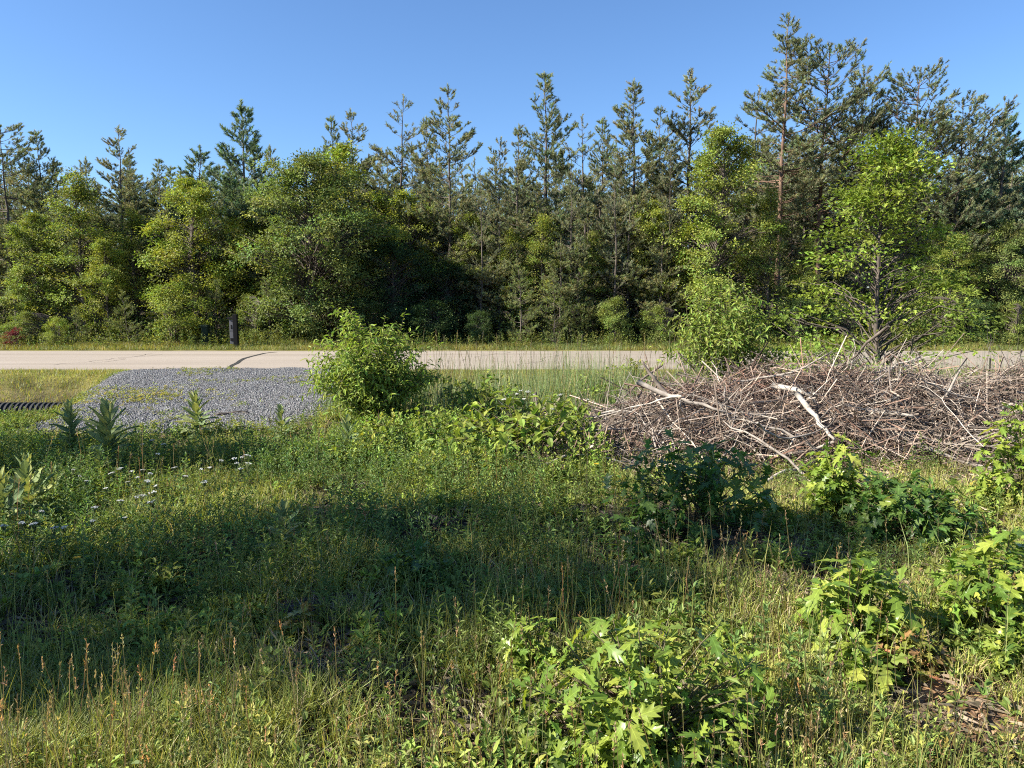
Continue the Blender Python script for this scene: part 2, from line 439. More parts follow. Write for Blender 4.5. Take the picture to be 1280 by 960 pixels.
def rocks(n, x0, x1, y0, y1, size, base):
    x = rng.uniform(x0, x1, n * 3); y = rng.uniform(y0, y1, n * 3)
    k = np.flatnonzero(rng.random(n * 3) < pad_mask(x, y) ** .6)[:n]
    x, y = x[k], y[k]; n = len(k)
    o = np.array([[1, 0, 0], [-.9, .1, 0], [0, 1, 0], [0, -1, 0], [0, 0, .8], [0, 0, -.8]], float)
    f = np.array([[0, 2, 4], [2, 1, 4], [1, 3, 4], [3, 0, 4]])
    s = rng.uniform(size[0], size[1], n)
    q = o[None] * rng.uniform(.6, 1.25, (n, 6, 3)); a = rng.uniform(0, 6.28, n); ca, sa = np.cos(a)[:, None], np.sin(a)[:, None]
    q = np.stack([q[..., 0] * ca - q[..., 1] * sa, q[..., 0] * sa + q[..., 1] * ca, q[..., 2]], -1) * s[:, None, None]
    q += np.stack([x, y, pad_z(x, y) + s * .3], 1)[:, None]
    return q.reshape(-1, 3), (np.arange(n)[:, None, None] * 6 + f[None]).reshape(-1, 3), np.repeat(tint(n, base, .35, .05), 6, 0)
mb = MB(); mb.add(*rocks(42000, -12.6, -2.6, 11.2, ROAD_N, (.008, .024), (.175, .172, .17)))
M['rock'] = wood_mat('rock', (.8, .8, .8), (1.15, 1.15, 1.15), 30, (1, 1, 1), attr=True, bump=.2)
link('gravel', mb.mesh('gravel', 'rock'), kind='stuff', label='crushed grey gravel spread over the short drive')

# ------------------------------------------------------------------ trees
def pine_meshes(tag, seed, H=12.0, base=.35, rad=1.7, spacing=.42, per=5, up=.35, prof='cone', needle=.115, width=.023, ntw=34,
                col=(.075, .098, .042), bark='bark', dead=26, lean=.25, thin=1.0, tr=.11, twig_gap=.105):
    r = np.random.default_rng(seed)
    # trunk
    k = 14; z = np.linspace(0, H, k)
    tx = lean * np.cumsum(r.normal(size=k)) * .12; ty = lean * np.cumsum(r.normal(size=k)) * .12
    tx -= tx[0]; ty -= ty[0]
    P = np.stack([tx, ty, z], 1)[None]
    wood = MB(); rr = np.maximum(tr * (1 - z / H) ** .8, .012)[None]; rr[0, 0] *= 1.35
    P[0, 0, 2] = -.25
    wood.add(*tubes(P, rr, 8))
    trunk = lambda zz: np.stack([np.interp(zz, z, tx), np.interp(zz, z, ty), zz], -1)
    # live branches
    zb = []
    zc = base * H
    while zc < H * .985:
        n = max(2, int(round(per * r.uniform(.6, 1.3))))
        zb += list(zc + r.normal(size=n) * .14)
        zc += spacing * r.uniform(.6, 1.45)
    zb = np.array(zb).clip(.05 * H * (base > .1), H * .985); n = len(zb)
    t = ((zb - base * H) / (H * (1 - base))).clip(0, 1)
    if prof == 'cone': pf = (1 - t) ** .85 * (.6 + .4 * np.clip(t * 5, 0, 1)) + .045
    elif prof == 'round': pf = np.sqrt(np.clip(1 - (t * 1.15 - .35) ** 2 / .72, .03, 1)) * .9 + .08
    else: pf = (1 - t) ** .75 * (.6 + .4 * np.clip(t * 4, 0, 1)) * 1.0 + .05
    az = r.uniform(0, 2 * math.pi, n)
    lob = .45 + 1.1 * noise(az * 1.1 + 40, zb * .75, 1, seed)          # uneven crown: full sides and gaps
    lob = np.where(t > .72, lob * (1 - sstep(.72, .95, t)) + .75 * sstep(.72, .95, t), lob)
    L = rad * pf * r.uniform(.6, 1.2, n) * lob
    keep = r.random(n) < thin
    zb, t, L, az = zb[keep], t[keep], L[keep], az[keep]; n = len(zb)
    el = up * (.4 + .8 * t) + r.normal(size=n) * .15
    kk = 6; s = np.linspace(0, 1, kk)[None]
    hx = s * np.cos(el)[:, None] * L[:, None]; hzv = s * np.sin(el)[:, None] * L[:, None] + (s ** 2.2) * (.24 * L)[:, None] * (up > .1) - (s * (1 - s)) * .15 * L[:, None]
    A = az[:, None] + (s * r.normal(size=(n, 1)) * .35)
    BP = trunk(zb)[:, None] + np.stack([hx * np.cos(A), hx * np.sin(A), hzv], -1)
    BR = (.006 + .011 * L)[:, None] * (1 - .8 * s)
    # side branches
    SP, SR = [BP], [BR]
    nsub = np.clip((L * 3.2).astype(int), 1, 6)
    idx = np.repeat(np.arange(n), nsub); m = len(idx); u = r.uniform(.3, .9, m); j0 = (u * (kk - 1)).astype(int); f = (u * (kk - 1) - j0)[:, None]
    p0 = BP[idx, j0] * (1 - f) + BP[idx, j0 + 1] * f
    bd = nrm(BP[:, -1] - BP[:, 0])[idx]; sd = nrm(np.cross(bd, np.array([0, 0, 1.0])))
    sg = (np.where(r.random(m) < .5, -1, 1) * r.uniform(.4, 1.1, m))[:, None]
    d2 = nrm(bd * .8 + sd * sg + np.array([0, 0, 1.0]) * r.uniform(-.15, .6, (m, 1))); l2 = (L[idx] * (1.05 - u) * r.uniform(.35, .75, m) + .12)[:, None, None]
    sv = s[0][None, :, None]
    S2 = p0[:, None] + d2[:, None] * l2 * sv + np.array([0, 0, .16]) * l2 * sv ** 2
    SP = np.concatenate([BP, S2]); SR = np.concatenate([BR, (.004 + .006 * l2[:, :, 0]) * (1 - .75 * s)])
    wood.add(*tubes(SP, SR, 3))
    # dead lower sticks
    if dead:
        zd = r.uniform(.12, base + .15, dead) * H; a = r.uniform(0, 6.28, dead); Ld = rad * r.uniform(.25, .8, dead); e = r.normal(size=dead) * .25 + .05
        q0 = trunk(zd); q1 = q0 + np.stack([np.cos(a) * Ld, np.sin(a) * Ld, np.sin(e) * Ld], -1)
        wood.add(*tubes(curve_pts(q0, q1, 4, 0, .05, r), np.linspace(.014, .004, 4)[None].repeat(dead, 0), 3))
    # twigs along all branches
    SL = np.linalg.norm(SP[:, -1] - SP[:, 0], axis=1)
    cnt = np.maximum(2, (SL * .8 / twig_gap).astype(int)); idx = np.repeat(np.arange(len(SP)), cnt); m = len(idx)
    u = r.uniform(.28, 1.0, m) ** .8; first = np.r_[True, idx[1:] != idx[:-1]]; u[first] = 1.0
    j0 = np.minimum((u * (kk - 1)).astype(int), kk - 2); f = (u * (kk - 1) - j0)[:, None]
    p = SP[idx, j0] * (1 - f) + SP[idx, j0 + 1] * f; bd = nrm(SP[:, -1] - SP[:, -3])[idx]; sd = nrm(np.cross(bd, np.array([0, 0, 1.0])))
    sg = np.where(r.random(m) < .5, -1, 1) * r.uniform(.2, 1.0, m); sg[first] = 0
    d = nrm(bd * .8 + sd * sg[:, None] + np.array([0, 0, 1.0]) * r.uniform(-.15, .7, (m, 1)) * (1 if up > .1 else .5))
    O, D, LL = [p], [d], [(.16 + .15 * r.random(m)) * (1.15 - .4 * u) * (needle / .09) ** .5]
    top = trunk(np.full(5, H) - np.array([0, .1, .2, .3, .45])); O.append(top); D.append(np.tile([0, 0, 1.0], (5, 1)) + r.normal(size=(5, 3)) * .12); LL.append(np.full(5, .22))
    O, D, LL = np.concatenate(O), nrm(np.concatenate(D)), np.concatenate(LL); nt = len(O)
    crown = MB()
    wv, wt = tubes(np.stack([O, O + D * (LL * .8)[:, None]], 1), np.stack([np.full(nt, .006), np.full(nt, .003)], 1), 3); wood.add(wv, wt[:nt * 6])
    # needles round each twig
    cc = tint(nt, col, .28, .12, r); pos = r.uniform(.1, 1.05, (nt, ntw)); rd = r.normal(size=(nt, ntw, 3))
    Dn = nrm(D[:, None] * .75 + nrm(rd) * .75 + np.array([0, 0, .12]))
    Pn = O[:, None] + D[:, None] * (pos * LL[:, None])[..., None]
    Nn = nrm(np.cross(Dn, r.normal(size=Dn.shape)))
    m = nt * ntw
    leaves(crown, Pn.reshape(m, 3), Dn.reshape(m, 3), Nn.reshape(m, 3), needle * r.uniform(.7, 1.2, m), width * r.uniform(.7, 1.3, m), np.repeat(cc, ntw, 0), T_NEEDLE)
    return dict(H=H, trunk=wood.mesh(tag + '_trunk', bark, True), crown=crown.mesh(tag + '_crown', 'needle'))

def broadleaf_meshes(tag, seed, H=8.0, base=.12, rx=2.6, ncl=420, per=48, leaf=.11, lw=.6, cr=.42, col=(.085, .125, .03), shape='round', tpl=T_RHOMB,
                     bark='bark', tr=.11, stems=1, inner=.35, flat=.5, gap=.0, hue=.12, nlobe=34, lr=.30):
    r = np.random.default_rng(seed)
    z0 = base * H; hc = H - z0
    def env(t):
        if shape == 'round': return math.sqrt(max(0, 1 - (2 * t - .85) ** 2 / 1.33)) * (1 if t > .03 else .7)
        if shape == 'cone': return (1 - t) ** .75 * (.75 + .25 * min(1, t * 4)) + .06
        if shape == 'spire': return (1 - t) ** .85 * (.8 + .2 * min(1, t * 4)) + .05
        if shape == 'column': return (min(1, t * 3 + .35)) * (1 - t ** 3) ** .6 * .9 + .05
        return (1 - t ** 2.2) ** .5 * (.8 + .2 * t)
    C = []; lob = []
    for i in range(nlobe):
        t = min(1, (((i + r.uniform(-1.5, 2.5)) / nlobe)) ** .9 if i > 1 else .02); a = r.uniform(0, 6.28); q = r.uniform(.4, 1.12)
        lob.append((rx * env(t) * q * math.cos(a), rx * env(t) * q * math.sin(a), z0 + hc * t * r.uniform(.93, 1.0), lr * rx * r.uniform(.6, 1.35) * (.55 + .45 * env(t))))
    while len(C) < ncl:
        if r.random() < .24:
            t = r.random(); a = r.uniform(0, 6.28); rr = rx * env(t) * math.sqrt(r.random()) * .92
            C.append((rr * math.cos(a), rr * math.sin(a), z0 + hc * t * .97)); continue
        lx, ly, lz, ls = lob[r.integers(nlobe)]
        d = r.normal(size=3); d /= np.linalg.norm(d); q = r.random() ** .45 * ls
        C.append((lx + d[0] * q, ly + d[1] * q, max(z0 * .7, lz + d[2] * q * .62)))
    C = np.array(C); n = len(C)
    wood = MB()
    k = 10
    for sgm in range(stems):
        z = np.linspace(-.2, H * .93, k)
        fan = np.array([0, 0]) if stems == 1 else r.normal(size=2) * rx * .28
        off = np.cumsum(r.normal(size=(k, 2)) * .05 * H / 8, 0); off -= off[0]
        P = np.c_[off + fan[None] * np.linspace(0.12, 1, k)[:, None], z]
        wood.add(*tubes(P[None], np.maximum(tr * (1 - z / H * .96).clip(.03) ** .8, .012)[None] / math.sqrt(stems), 7))
        if sgm == 0: P0 = P
    zt = (C[:, 2] - np.linalg.norm(C[:, :2], axis=1) * r.uniform(.35, .8, n)).clip(z0 * .6, H * .9)
    a0 = np.stack([np.interp(zt, P0[:, 2], P0[:, 0]), np.interp(zt, P0[:, 2], P0[:, 1]), zt], -1)
    sel = r.random(n) < .75
    LB = np.linalg.norm(C - a0, axis=1)
    wood.add(*tubes(curve_pts(a0[sel], C[sel], 5, .08 * LB[sel], .03, r), (np.linspace(1, .25, 5)[None] * (.007 + .009 * LB[sel])[:, None]), 3))
    crown = MB()
    out = nrm(np.c_[C[:, :2], np.full(n, .35 * rx)])
    cs = cr * r.uniform(.6, 1.3, n)
    off = r.normal(size=(n, per, 3)) * .5; off[..., 2] *= flat
    Pp = C[:, None] + off * cs[:, None, None]
    dr = r.normal(size=(n, per, 3)); Dd = nrm(nrm(off) * .8 + dr * .55 + out[:, None] * .5 + np.array([0, 0, -.25]))
    Nn = nrm(np.array([0, 0, 1.0]) * .8 + out[:, None] * .6 + r.normal(size=(n, per, 3)) * .33)
    m = n * per
    cc = np.repeat(tint(n, col, .27, hue, r), per, 0) * (1 + .16 * r.normal(size=(m, 1)).clip(-2, 2))
    sz = leaf * r.uniform(.65, 1.25, m)
    leaves(crown, Pp.reshape(m, 3), Dd.reshape(m, 3), Nn.reshape(m, 3), sz, sz * lw, cc.clip(.004, 1), tpl)
    return dict(H=H, trunk=wood.mesh(tag + '_trunk', bark, True), crown=crown.mesh(tag + '_crown', 'leaf'))

def plant_tree(kind, name, label, category, x, y, H, group=None, wide=1.0, rotz=None, sink=0.0, crown_name='crown', trunk_name='trunk'):
    s = H / kind['H']
    o = thing(name, label, category, (x, y, hz(x, y) - sink), random.uniform(0, 6.28) if rotz is None else rotz, group, (s * wide, s * wide, s))
    link(trunk_name, kind['trunk'], o)
    link(crown_name, kind['crown'], o, kind='stuff')
    return o
def tree_px(kind, name, label, category, px, top, y, group=None, wide=1.0, rotz=None):
    p = at(px, top, y); x = p.x
    return plant_tree(kind, name, label, category, x, y, p.z - hz(x, y), group, wide, rotz)

JP = (.225, .245, .14)
K = {}
K['jack1'] = pine_meshes('jack1', 1, 13, .18, 2.3, .46, 5, .42, 'cone', col=JP)
K['jack2'] = pine_meshes('jack2', 2, 13, .24, 2.5, .52, 5, .36, 'open', col=JP, thin=.9, dead=34)
K['jack3'] = pine_meshes('jack3', 13, 12, .30, 2.2, .48, 5, .5, 'open', col=(.235, .25, .145), dead=40, lean=.5)
K['spire1'] = pine_meshes('spire1', 3, 11, .12, 2.0, .42, 5, .46, 'cone', col=(.195, .23, .13))
K['spire2'] = pine_meshes('spire2', 4, 11, .16, 1.8, .44, 5, .52, 'cone', col=(.225, .245, .135), thin=.95, lean=.4)
K['tall_red'] = pine_meshes('tall_red', 5, 16, .38, 2.9, .50, 5, .32, 'open', col=(.22, .245, .135), bark='red_bark', dead=44, tr=.14, thin=.9)
K['rounded'] = pine_meshes('rounded', 6, 13, .40, 2.6, .42, 5, .36, 'round', col=(.2, .23, .13), bark='red_bark', tr=.13, dead=34, twig_gap=.14)
K['white'] = pine_meshes('white', 7, 10, .06, 2.3, .42, 5, .55, 'open', needle=.14, width=.03, ntw=28, col=(.14, .205, .125), dead=0)
K['sparse'] = pine_meshes('sparse', 8, 12, .30, 2.2, .56, 4, .42, 'open', col=(.225, .24, .14), thin=.85, dead=50, ntw=22, lean=.4)
K['spread'] = pine_meshes('spread', 9, 12, .28, 2.7, .52, 5, .26, 'round', col=(.205, .23, .128), dead=40, tr=.13, twig_gap=.13)
K['lush'] = pine_meshes('lush', 12, 9, .06, 2.2, .42, 5, .28, 'cone', col=(.24, .26, .12), dead=10, ntw=26)
K['young1'] = pine_meshes('young1', 10, 3.2, .03, 1.0, .24, 5, .40, 'cone', needle=.085, width=.018, ntw=20, col=(.19, .23, .08), dead=0, tr=.035, twig_gap=.09)
K['young2'] = pine_meshes('young2', 11, 4.2, .04, 1.25, .28, 5, .18, 'cone', needle=.085, width=.018, ntw=20, col=(.18, .22, .08), dead=0, tr=.045, twig_gap=.10)
K['round_oak'] = broadleaf_meshes('round_oak', 20, 8.2, .05, 3.1, 760, 52, .12, .62, .46, (.17, .215, .06), 'round', tr=.16, nlobe=84, lr=.19)
K['shaded_oak'] = broadleaf_meshes('shaded_oak', 21, 6.5, .05, 2.7, 520, 50, .12, .62, .46, (.055, .10, .036), 'round', tr=.13)  # leaf colour darkened to carry the shade of the hollow
K['maple_round'] = broadleaf_meshes('maple_round', 22, 7.5, .10, 2.1, 430, 50, .11, .7, .42, (.26, .30, .055), 'round', nlobe=52, lr=.21)
K['maple_tall'] = broadleaf_meshes('maple_tall', 23, 9.2, .10, 2.2, 520, 48, .115, .7, .42, (.22, .27, .056), 'column', nlobe=56, lr=.22)
K['birch_loose'] = broadleaf_meshes('birch_loose', 24, 7.5, .12, 2.0, 330, 44, .10, .6, .42, (.215, .255, .056), 'cone', nlobe=40, lr=.21)
K['near_oak'] = broadleaf_meshes('near_oak', 25, 6.6, .09, 2.9, 330, 38, .12, .62, .6, (.2, .265, .042), 'spire', tpl=T_LOBED, tr=.06, hue=.1, flat=.22, nlobe=42, lr=.20)
K['bush1'] = broadleaf_meshes('bush1', 26, 2.6, .02, 1.5, 210, 46, .085, .6, .34, (.2, .245, .058), 'dome', stems=4, tr=.04, nlobe=16)
K['bush2'] = broadleaf_meshes('bush2', 27, 2.2, .02, 1.3, 180, 46, .08, .6, .32, (.26, .30, .06), 'dome', stems=4, tr=.04, nlobe=16)
K['bush_shaded'] = broadleaf_meshes('bush_shaded', 28, 2.8, .02, 1.6, 220, 46, .09, .6, .36, (.07, .115, .036), 'dome', stems=4, tr=.04, nlobe=16)  # darker leaves than the other bushes, shade painted into the colour

PINES = [  # kind, px, top, depth, width, label
 ('spread', 2, 162, 36, .9, 'dark pine cut by the frame at the far left of the wood'),
 ('spire1', 50, 168, 37, .95, 'dark spiky pine, second from the left end of the skyline'),
 ('jack3', 146, 163, 38, 1.0, 'pointed dark pine standing alone above the yellow-green broadleaf trees at the left'),
 ('spire2', 106, 200, 40, .9, 'small pine tip between two pointed pines at the left of the skyline'),
 ('spire1', 196, 203, 40, .9, 'low pine tip just right of the lone pointed pine'),
 ('white', 240, 185, 39, 1.1, 'wide-branched pine with a slanting top left of the blue-green pine'),
 ('white', 303, 134, 36.5, .95, 'bushy blue-green pine, tallest above the round roadside oak'),
 ('spire2', 338, 185, 38, .8, 'short blue-green pine leaning on the bushy blue-green pine'),
 ('spire1', 417, 150, 40, .8, 'narrow pine tip behind the right shoulder of the round oak'),
 ('jack3', 446, 143, 41, .95, 'narrow pine just right of its twin above the round oak'),
 ('sparse', 505, 123, 38, 1.0, 'thin see-through pine with bare upturned branches against the sky'),
 ('jack2', 561, 111, 36, .95, 'tall pine with straight dark trunk above the deep shade'),
 ('spire2', 533, 150, 39, .9, 'slimmer pine squeezed between the see-through pine and the dark-trunked pine'),
 ('jack3', 618, 175, 39, .9, 'low pine just right of the gap in the skyline'),
 ('jack1', 646, 160, 35, .85, 'pine with thin dark pole trunk right of the skyline gap'),
 ('spire1', 686, 98, 37, .95, 'pointed pine, tallest of those in the middle of the wood'),
 ('sparse', 727, 148, 39, 1.0, 'pale broken-topped pine right of the tallest middle pine'),
 ('spire1', 756, 152, 41, .9, 'olive pine half hidden left of the dense pointed pine'),
 ('jack1', 796, 104, 36.5, 1.05, 'dense pointed pine left of the bright column-shaped broadleaf tree'),
 ('jack2', 826, 138, 38, .85, 'ragged pine with forked pale trunk beside the dense pointed pine'),
 ('jack3', 862, 88, 38, 1.0, 'narrow pine behind the bright column-shaped broadleaf tree'),
 ('sparse', 950, 112, 38, 1.1, 'thin bare-stemmed pine just left of the tallest pine'),
 ('tall_red', 988, 23, 35, 1.0, 'tallest pine in the picture with long bare reddish trunk'),
 ('rounded', 1040, 60, 36.5, .95, 'broad dark pine leaning close right of the tallest pine'),
 ('jack3', 1092, 84, 37.5, 1.0, 'grey-green pine rising behind the big young oak'),
 ('rounded', 1150, 90, 36, .95, 'round-headed pine with black trunk right of the big young oak'),
 ('spread', 1206, 128, 35.5, .9, 'spreading pine with bare grey lower limbs near the right edge'),
 ('white', 1266, 143, 36, 1.05, 'dense dark pine at the right edge of the skyline'),
]
for k, px, top, y, w, lab in PINES:
    tree_px(K[k], 'pine_tree', lab, 'pine tree', px, top, y, 'pines along the edge of the wood', w * 1.2)
# pole pines of the middle, in front of the others
for k, px, top, y, w, lab in [
    ('jack2', 715, 205, 33.5, .8, 'front pine with pale grey pole trunk in the middle of the wood'),
    ('sparse', 768, 195, 33.2, .8, 'front pine with dark pole trunk left of the bright column-shaped tree'),
    ('sparse', 838, 190, 34, .8, 'front pine with bare trunk touching the bright column-shaped tree'),
    ('sparse', 600, 215, 34, .8, 'thin front pine at the right border of the deep shade')]:
    tree_px(K[k], 'pine_tree', lab, 'pine tree', px, top, y, 'pines along the edge of the wood', w)
# crowded pines deeper in the wood
r2 = random.Random(5)
names = list(('jack3', 'jack1', 'jack2', 'spire1', 'spire2', 'sparse', 'lush', 'lush'))
for row, (y0, n) in enumerate(((41, 24), (46, 28), (52, 30), (60, 34), (70, 40))):
    for i in range(n):
        y = y0 + r2.uniform(-2.5, 2.5); x = (i + .5 + r2.uniform(-.4, .4)) / n * 2 * .76 * y - .76 * y
        px = 640 + FPX * x / y
        H = r2.uniform(.165, .215) * y + (1.4 if px > 900 else 0) - (.5 if px < 420 else 0)
        plant_tree(K[r2.choice(names)], 'pine_tree', 'one of the crowded pines deeper in the wood, mostly hidden by front trees', 'pine tree', x, y, H,
                   'crowded pines deeper in the wood', r2.uniform(1.0, 1.35) * 11 / H if H < 9 else r2.uniform(1.1, 1.4), r2.uniform(0, 6.28))
# low crowns that close the wall of foliage behind the first row
for i in range(30):
    y = r2.uniform(35.0, 38.5); px = -20 + 1320 * (i + r2.uniform(.1, .9)) / 30
    plant_tree(K[r2.choice(('lush', 'lush', 'spire1', 'jack1'))], 'pine_tree', 'one of the lower full pines filling the wall of foliage behind the first trees', 'pine tree', (px - 640) / FPX * y, y, r2.uniform(5.0, 7.6),
               'lower pines behind the first trees', r2.uniform(1.25, 1.6), r2.uniform(0, 6.28))

for px, top, y, w, lab in [
    (625, 262, 34.6, 1.25, 'full olive pine just right of the dark hollow'), (672, 248, 34.9, 1.3, 'full olive pine behind the drooping young conifers'),
    (735, 258, 34.4, 1.25, 'full olive pine between the pole pines'), (790, 240, 34.8, 1.3, 'full olive pine left of the bright column-shaped tree'),
    (700, 300, 33.2, 1.2, 'short full pine standing at the front of the middle wood'), (830, 285, 33.6, 1.2, 'short full pine under the column-shaped tree, left side')]:
    tree_px(K['lush'], 'pine_tree', lab, 'pine tree', px, top, y, 'pines along the edge of the wood', w)
BROAD = [
 ('round_oak', 386, 190, 32.2, 1.0, 'large round oak beside the road behind the tall leafy shrub'),
 ('shaded_oak', 492, 300, 33.6, 1.0, 'dark low-crowned oak in deep shade right of the large round oak'),
 ('shaded_oak', 560, 325, 35.0, .9, 'shadowed oak at the right end of the dark hollow in the wood'),
 ('maple_round', 236, 222, 33.5, 1.0, 'yellow-green maple with rounded crown left of the large round oak'),
 ('maple_round', 420, 183, 36.5, 1.0, 'bright maple top peeping over the right of the large round oak'),
 ('birch_loose', 95, 215, 33.8, 1.1, 'loose-crowned broadleaf tree below the left pointed pines'),
 ('maple_tall', 40, 262, 34.2, .95, 'olive broadleaf tree at the left end of the wood'),
 ('birch_loose', 165, 262, 34.6, 1.0, 'half-shaded broadleaf tree between the maple and the loose-crowned tree'),
 ('maple_round', 512, 240, 36.0, .9, 'sunlit maple crown above the dark hollow in the wood'),
 ('maple_tall', 906, 153, 32.5, .92, 'bright column-shaped broadleaf tree behind the roadside shrub'),
 ('birch_loose', 965, 235, 33.0, .8, 'leafy young tree tucked right of the bright column-shaped tree'),
 ('birch_loose', 1010, 300, 32.6, .9, 'low leafy tree under the tallest pine'),
 ('maple_tall', 1195, 290, 33.0, 1.1, 'shaded green broadleaf tree right of the big young oak'),
 ('round_oak', 1262, 275, 33.6, .8, 'olive oak filling the right edge below the pines'),
 ('birch_loose', 640, 285, 34.2, .9, 'leafy sapling between pole pines right of the dark hollow'),
 ('maple_tall', 590, 262, 35.6, .9, 'soft green broadleaf tree behind the right end of the dark hollow'),
 ('maple_round', 820, 250, 35.0, .85, 'leafy crown between the middle pines and the column-shaped tree'),
 ('birch_loose', 680, 268, 33.8, 1.0, 'thin leafy tree in front of the tallest middle pine'),
 ('maple_tall', 320, 235, 35.2, .8, 'green crown behind the left shoulder of the large round oak'),
 ('maple_round', 130, 300, 33.0, .9, 'low sunlit maple in front of the left pointed pines'),
 ('birch_loose', 742, 290, 34.0, .9, 'leafy sapling among the pole pines left of the column-shaped tree'),
]
for k, px, top, y, w, lab in BROAD:
    tree_px(K[k], 'broadleaf_tree', lab, 'tree', px, top, y, 'broadleaf trees at the edge of the wood', w)
p = at(1096, 441, 18.3)
plant_tree(K['near_oak'], 'young_oak_tree', 'big bright young oak with layered branches behind the brush pile', 'tree', p.x, 18.3, at(1130, 158, 18.3).z - hz(p.x, 18.3), None, 1.0, .6)

YOUNG = [
 ('young2', 95, 385, 31.6, 1.1, 'low pale young conifer at the left verge of the road'),
 ('young1', 158, 368, 31.4, 1.1, 'small dark young pine left of the yellow-green roadside bush'),
 ('young2', 268, 352, 32.0, .9, 'pale young pine right behind the small utility box'),
 ('young2', 335, 350, 31.6, 1.0, 'young conifer at the foot of the large round oak'),
 ('young2', 652, 335, 31.6, 1.1, 'drooping young conifer right of the dark hollow by the road'),
 ('young2', 694, 345, 31.4, .9, 'second drooping young conifer by the road, below the pole pines'),
 ('young1', 722, 310, 33.0, 1.0, 'slim young pine standing behind the drooping young conifers'),
]
for k, px, top, y, w, lab in YOUNG:
    tree_px(K[k], 'young_conifer', lab, 'young conifer', px, top, y, 'young conifers along the far verge', w)
BUSH = [
 ('bush1', 30, 392, 31.4, 1.2, 'grey-green bush at the left end of the far verge'),
 ('bush2', 70, 398, 31.0, .8, 'small bright bush between the left-end bush and the young conifer'),
 ('bush2', 214, 357, 31.3, .95, 'yellow-green rounded bush left of the small utility box'),
 ('bush1', 310, 372, 31.8, .8, 'bright bush right behind the black marker post'),
 ('bush_shaded', 450, 375, 31.6, 1.1, 'dark bush in shade behind the tall leafy shrub'),
 ('bush_shaded', 540, 378, 31.9, 1.2, 'dark bush at the foot of the dark hollow'),
 ('bush_shaded', 600, 390, 31.6, .9, 'dark low bush left of the drooping young conifers'),
 ('bush1', 770, 375, 31.2, .8, 'leafy bush left of the roadside shrub, beyond the road'),
 ('bush1', 822, 385, 31.6, .9, 'leafy bush beyond the road touching the roadside shrub'),
 ('bush_shaded', 1000, 375, 31.7, 1.0, 'shaded bush under the tallest pine beyond the road'),
 ('bush_shaded', 1060, 370, 32.4, 1.1, 'shaded bush behind the trunk of the big young oak'),
 ('bush1', 1155, 372, 31.6, 1.1, 'mid-green bush beyond the road right of the big young oak'),
 ('bush_shaded', 1215, 375, 31.8, 1.1, 'dark bush beyond the road near the right edge'),
 ('bush1', 1268, 380, 31.2, .9, 'green bush beyond the road at the right edge'),
]
for k, px, top, y, w, lab in BUSH:
    tree_px(K[k], 'roadside_bush', lab, 'bush', px, top, y, 'bushes along the far verge', w)
# trees left of the camera, outside the frame: their shade lies over the near ground
K['airy_oak'] = broadleaf_meshes('airy_oak', 29, 11.6, .22, 2.5, 400, 40, .15, .62, .42, (.10, .15, .04), 'round', tr=.15, nlobe=40, lr=.2)
plant_tree(K['airy_oak'], 'broadleaf_tree', 'large oak left of the frame that shades the near grass', 'tree', -12.6, 3.0, 11.4, None, .84, 1.0)
plant_tree(K['airy_oak'], 'broadleaf_tree', 'oak left of the frame beside the end of the gravel drive', 'tree', -14.6, 7.0, 8.5, None, .95, 2.2)

plant_tree(K['birch_loose'], 'broadleaf_tree', 'smaller loose tree left of the frame next to the large shading oak', 'tree', -12.3, 2.1, 9.6, None, .8, 4.0)

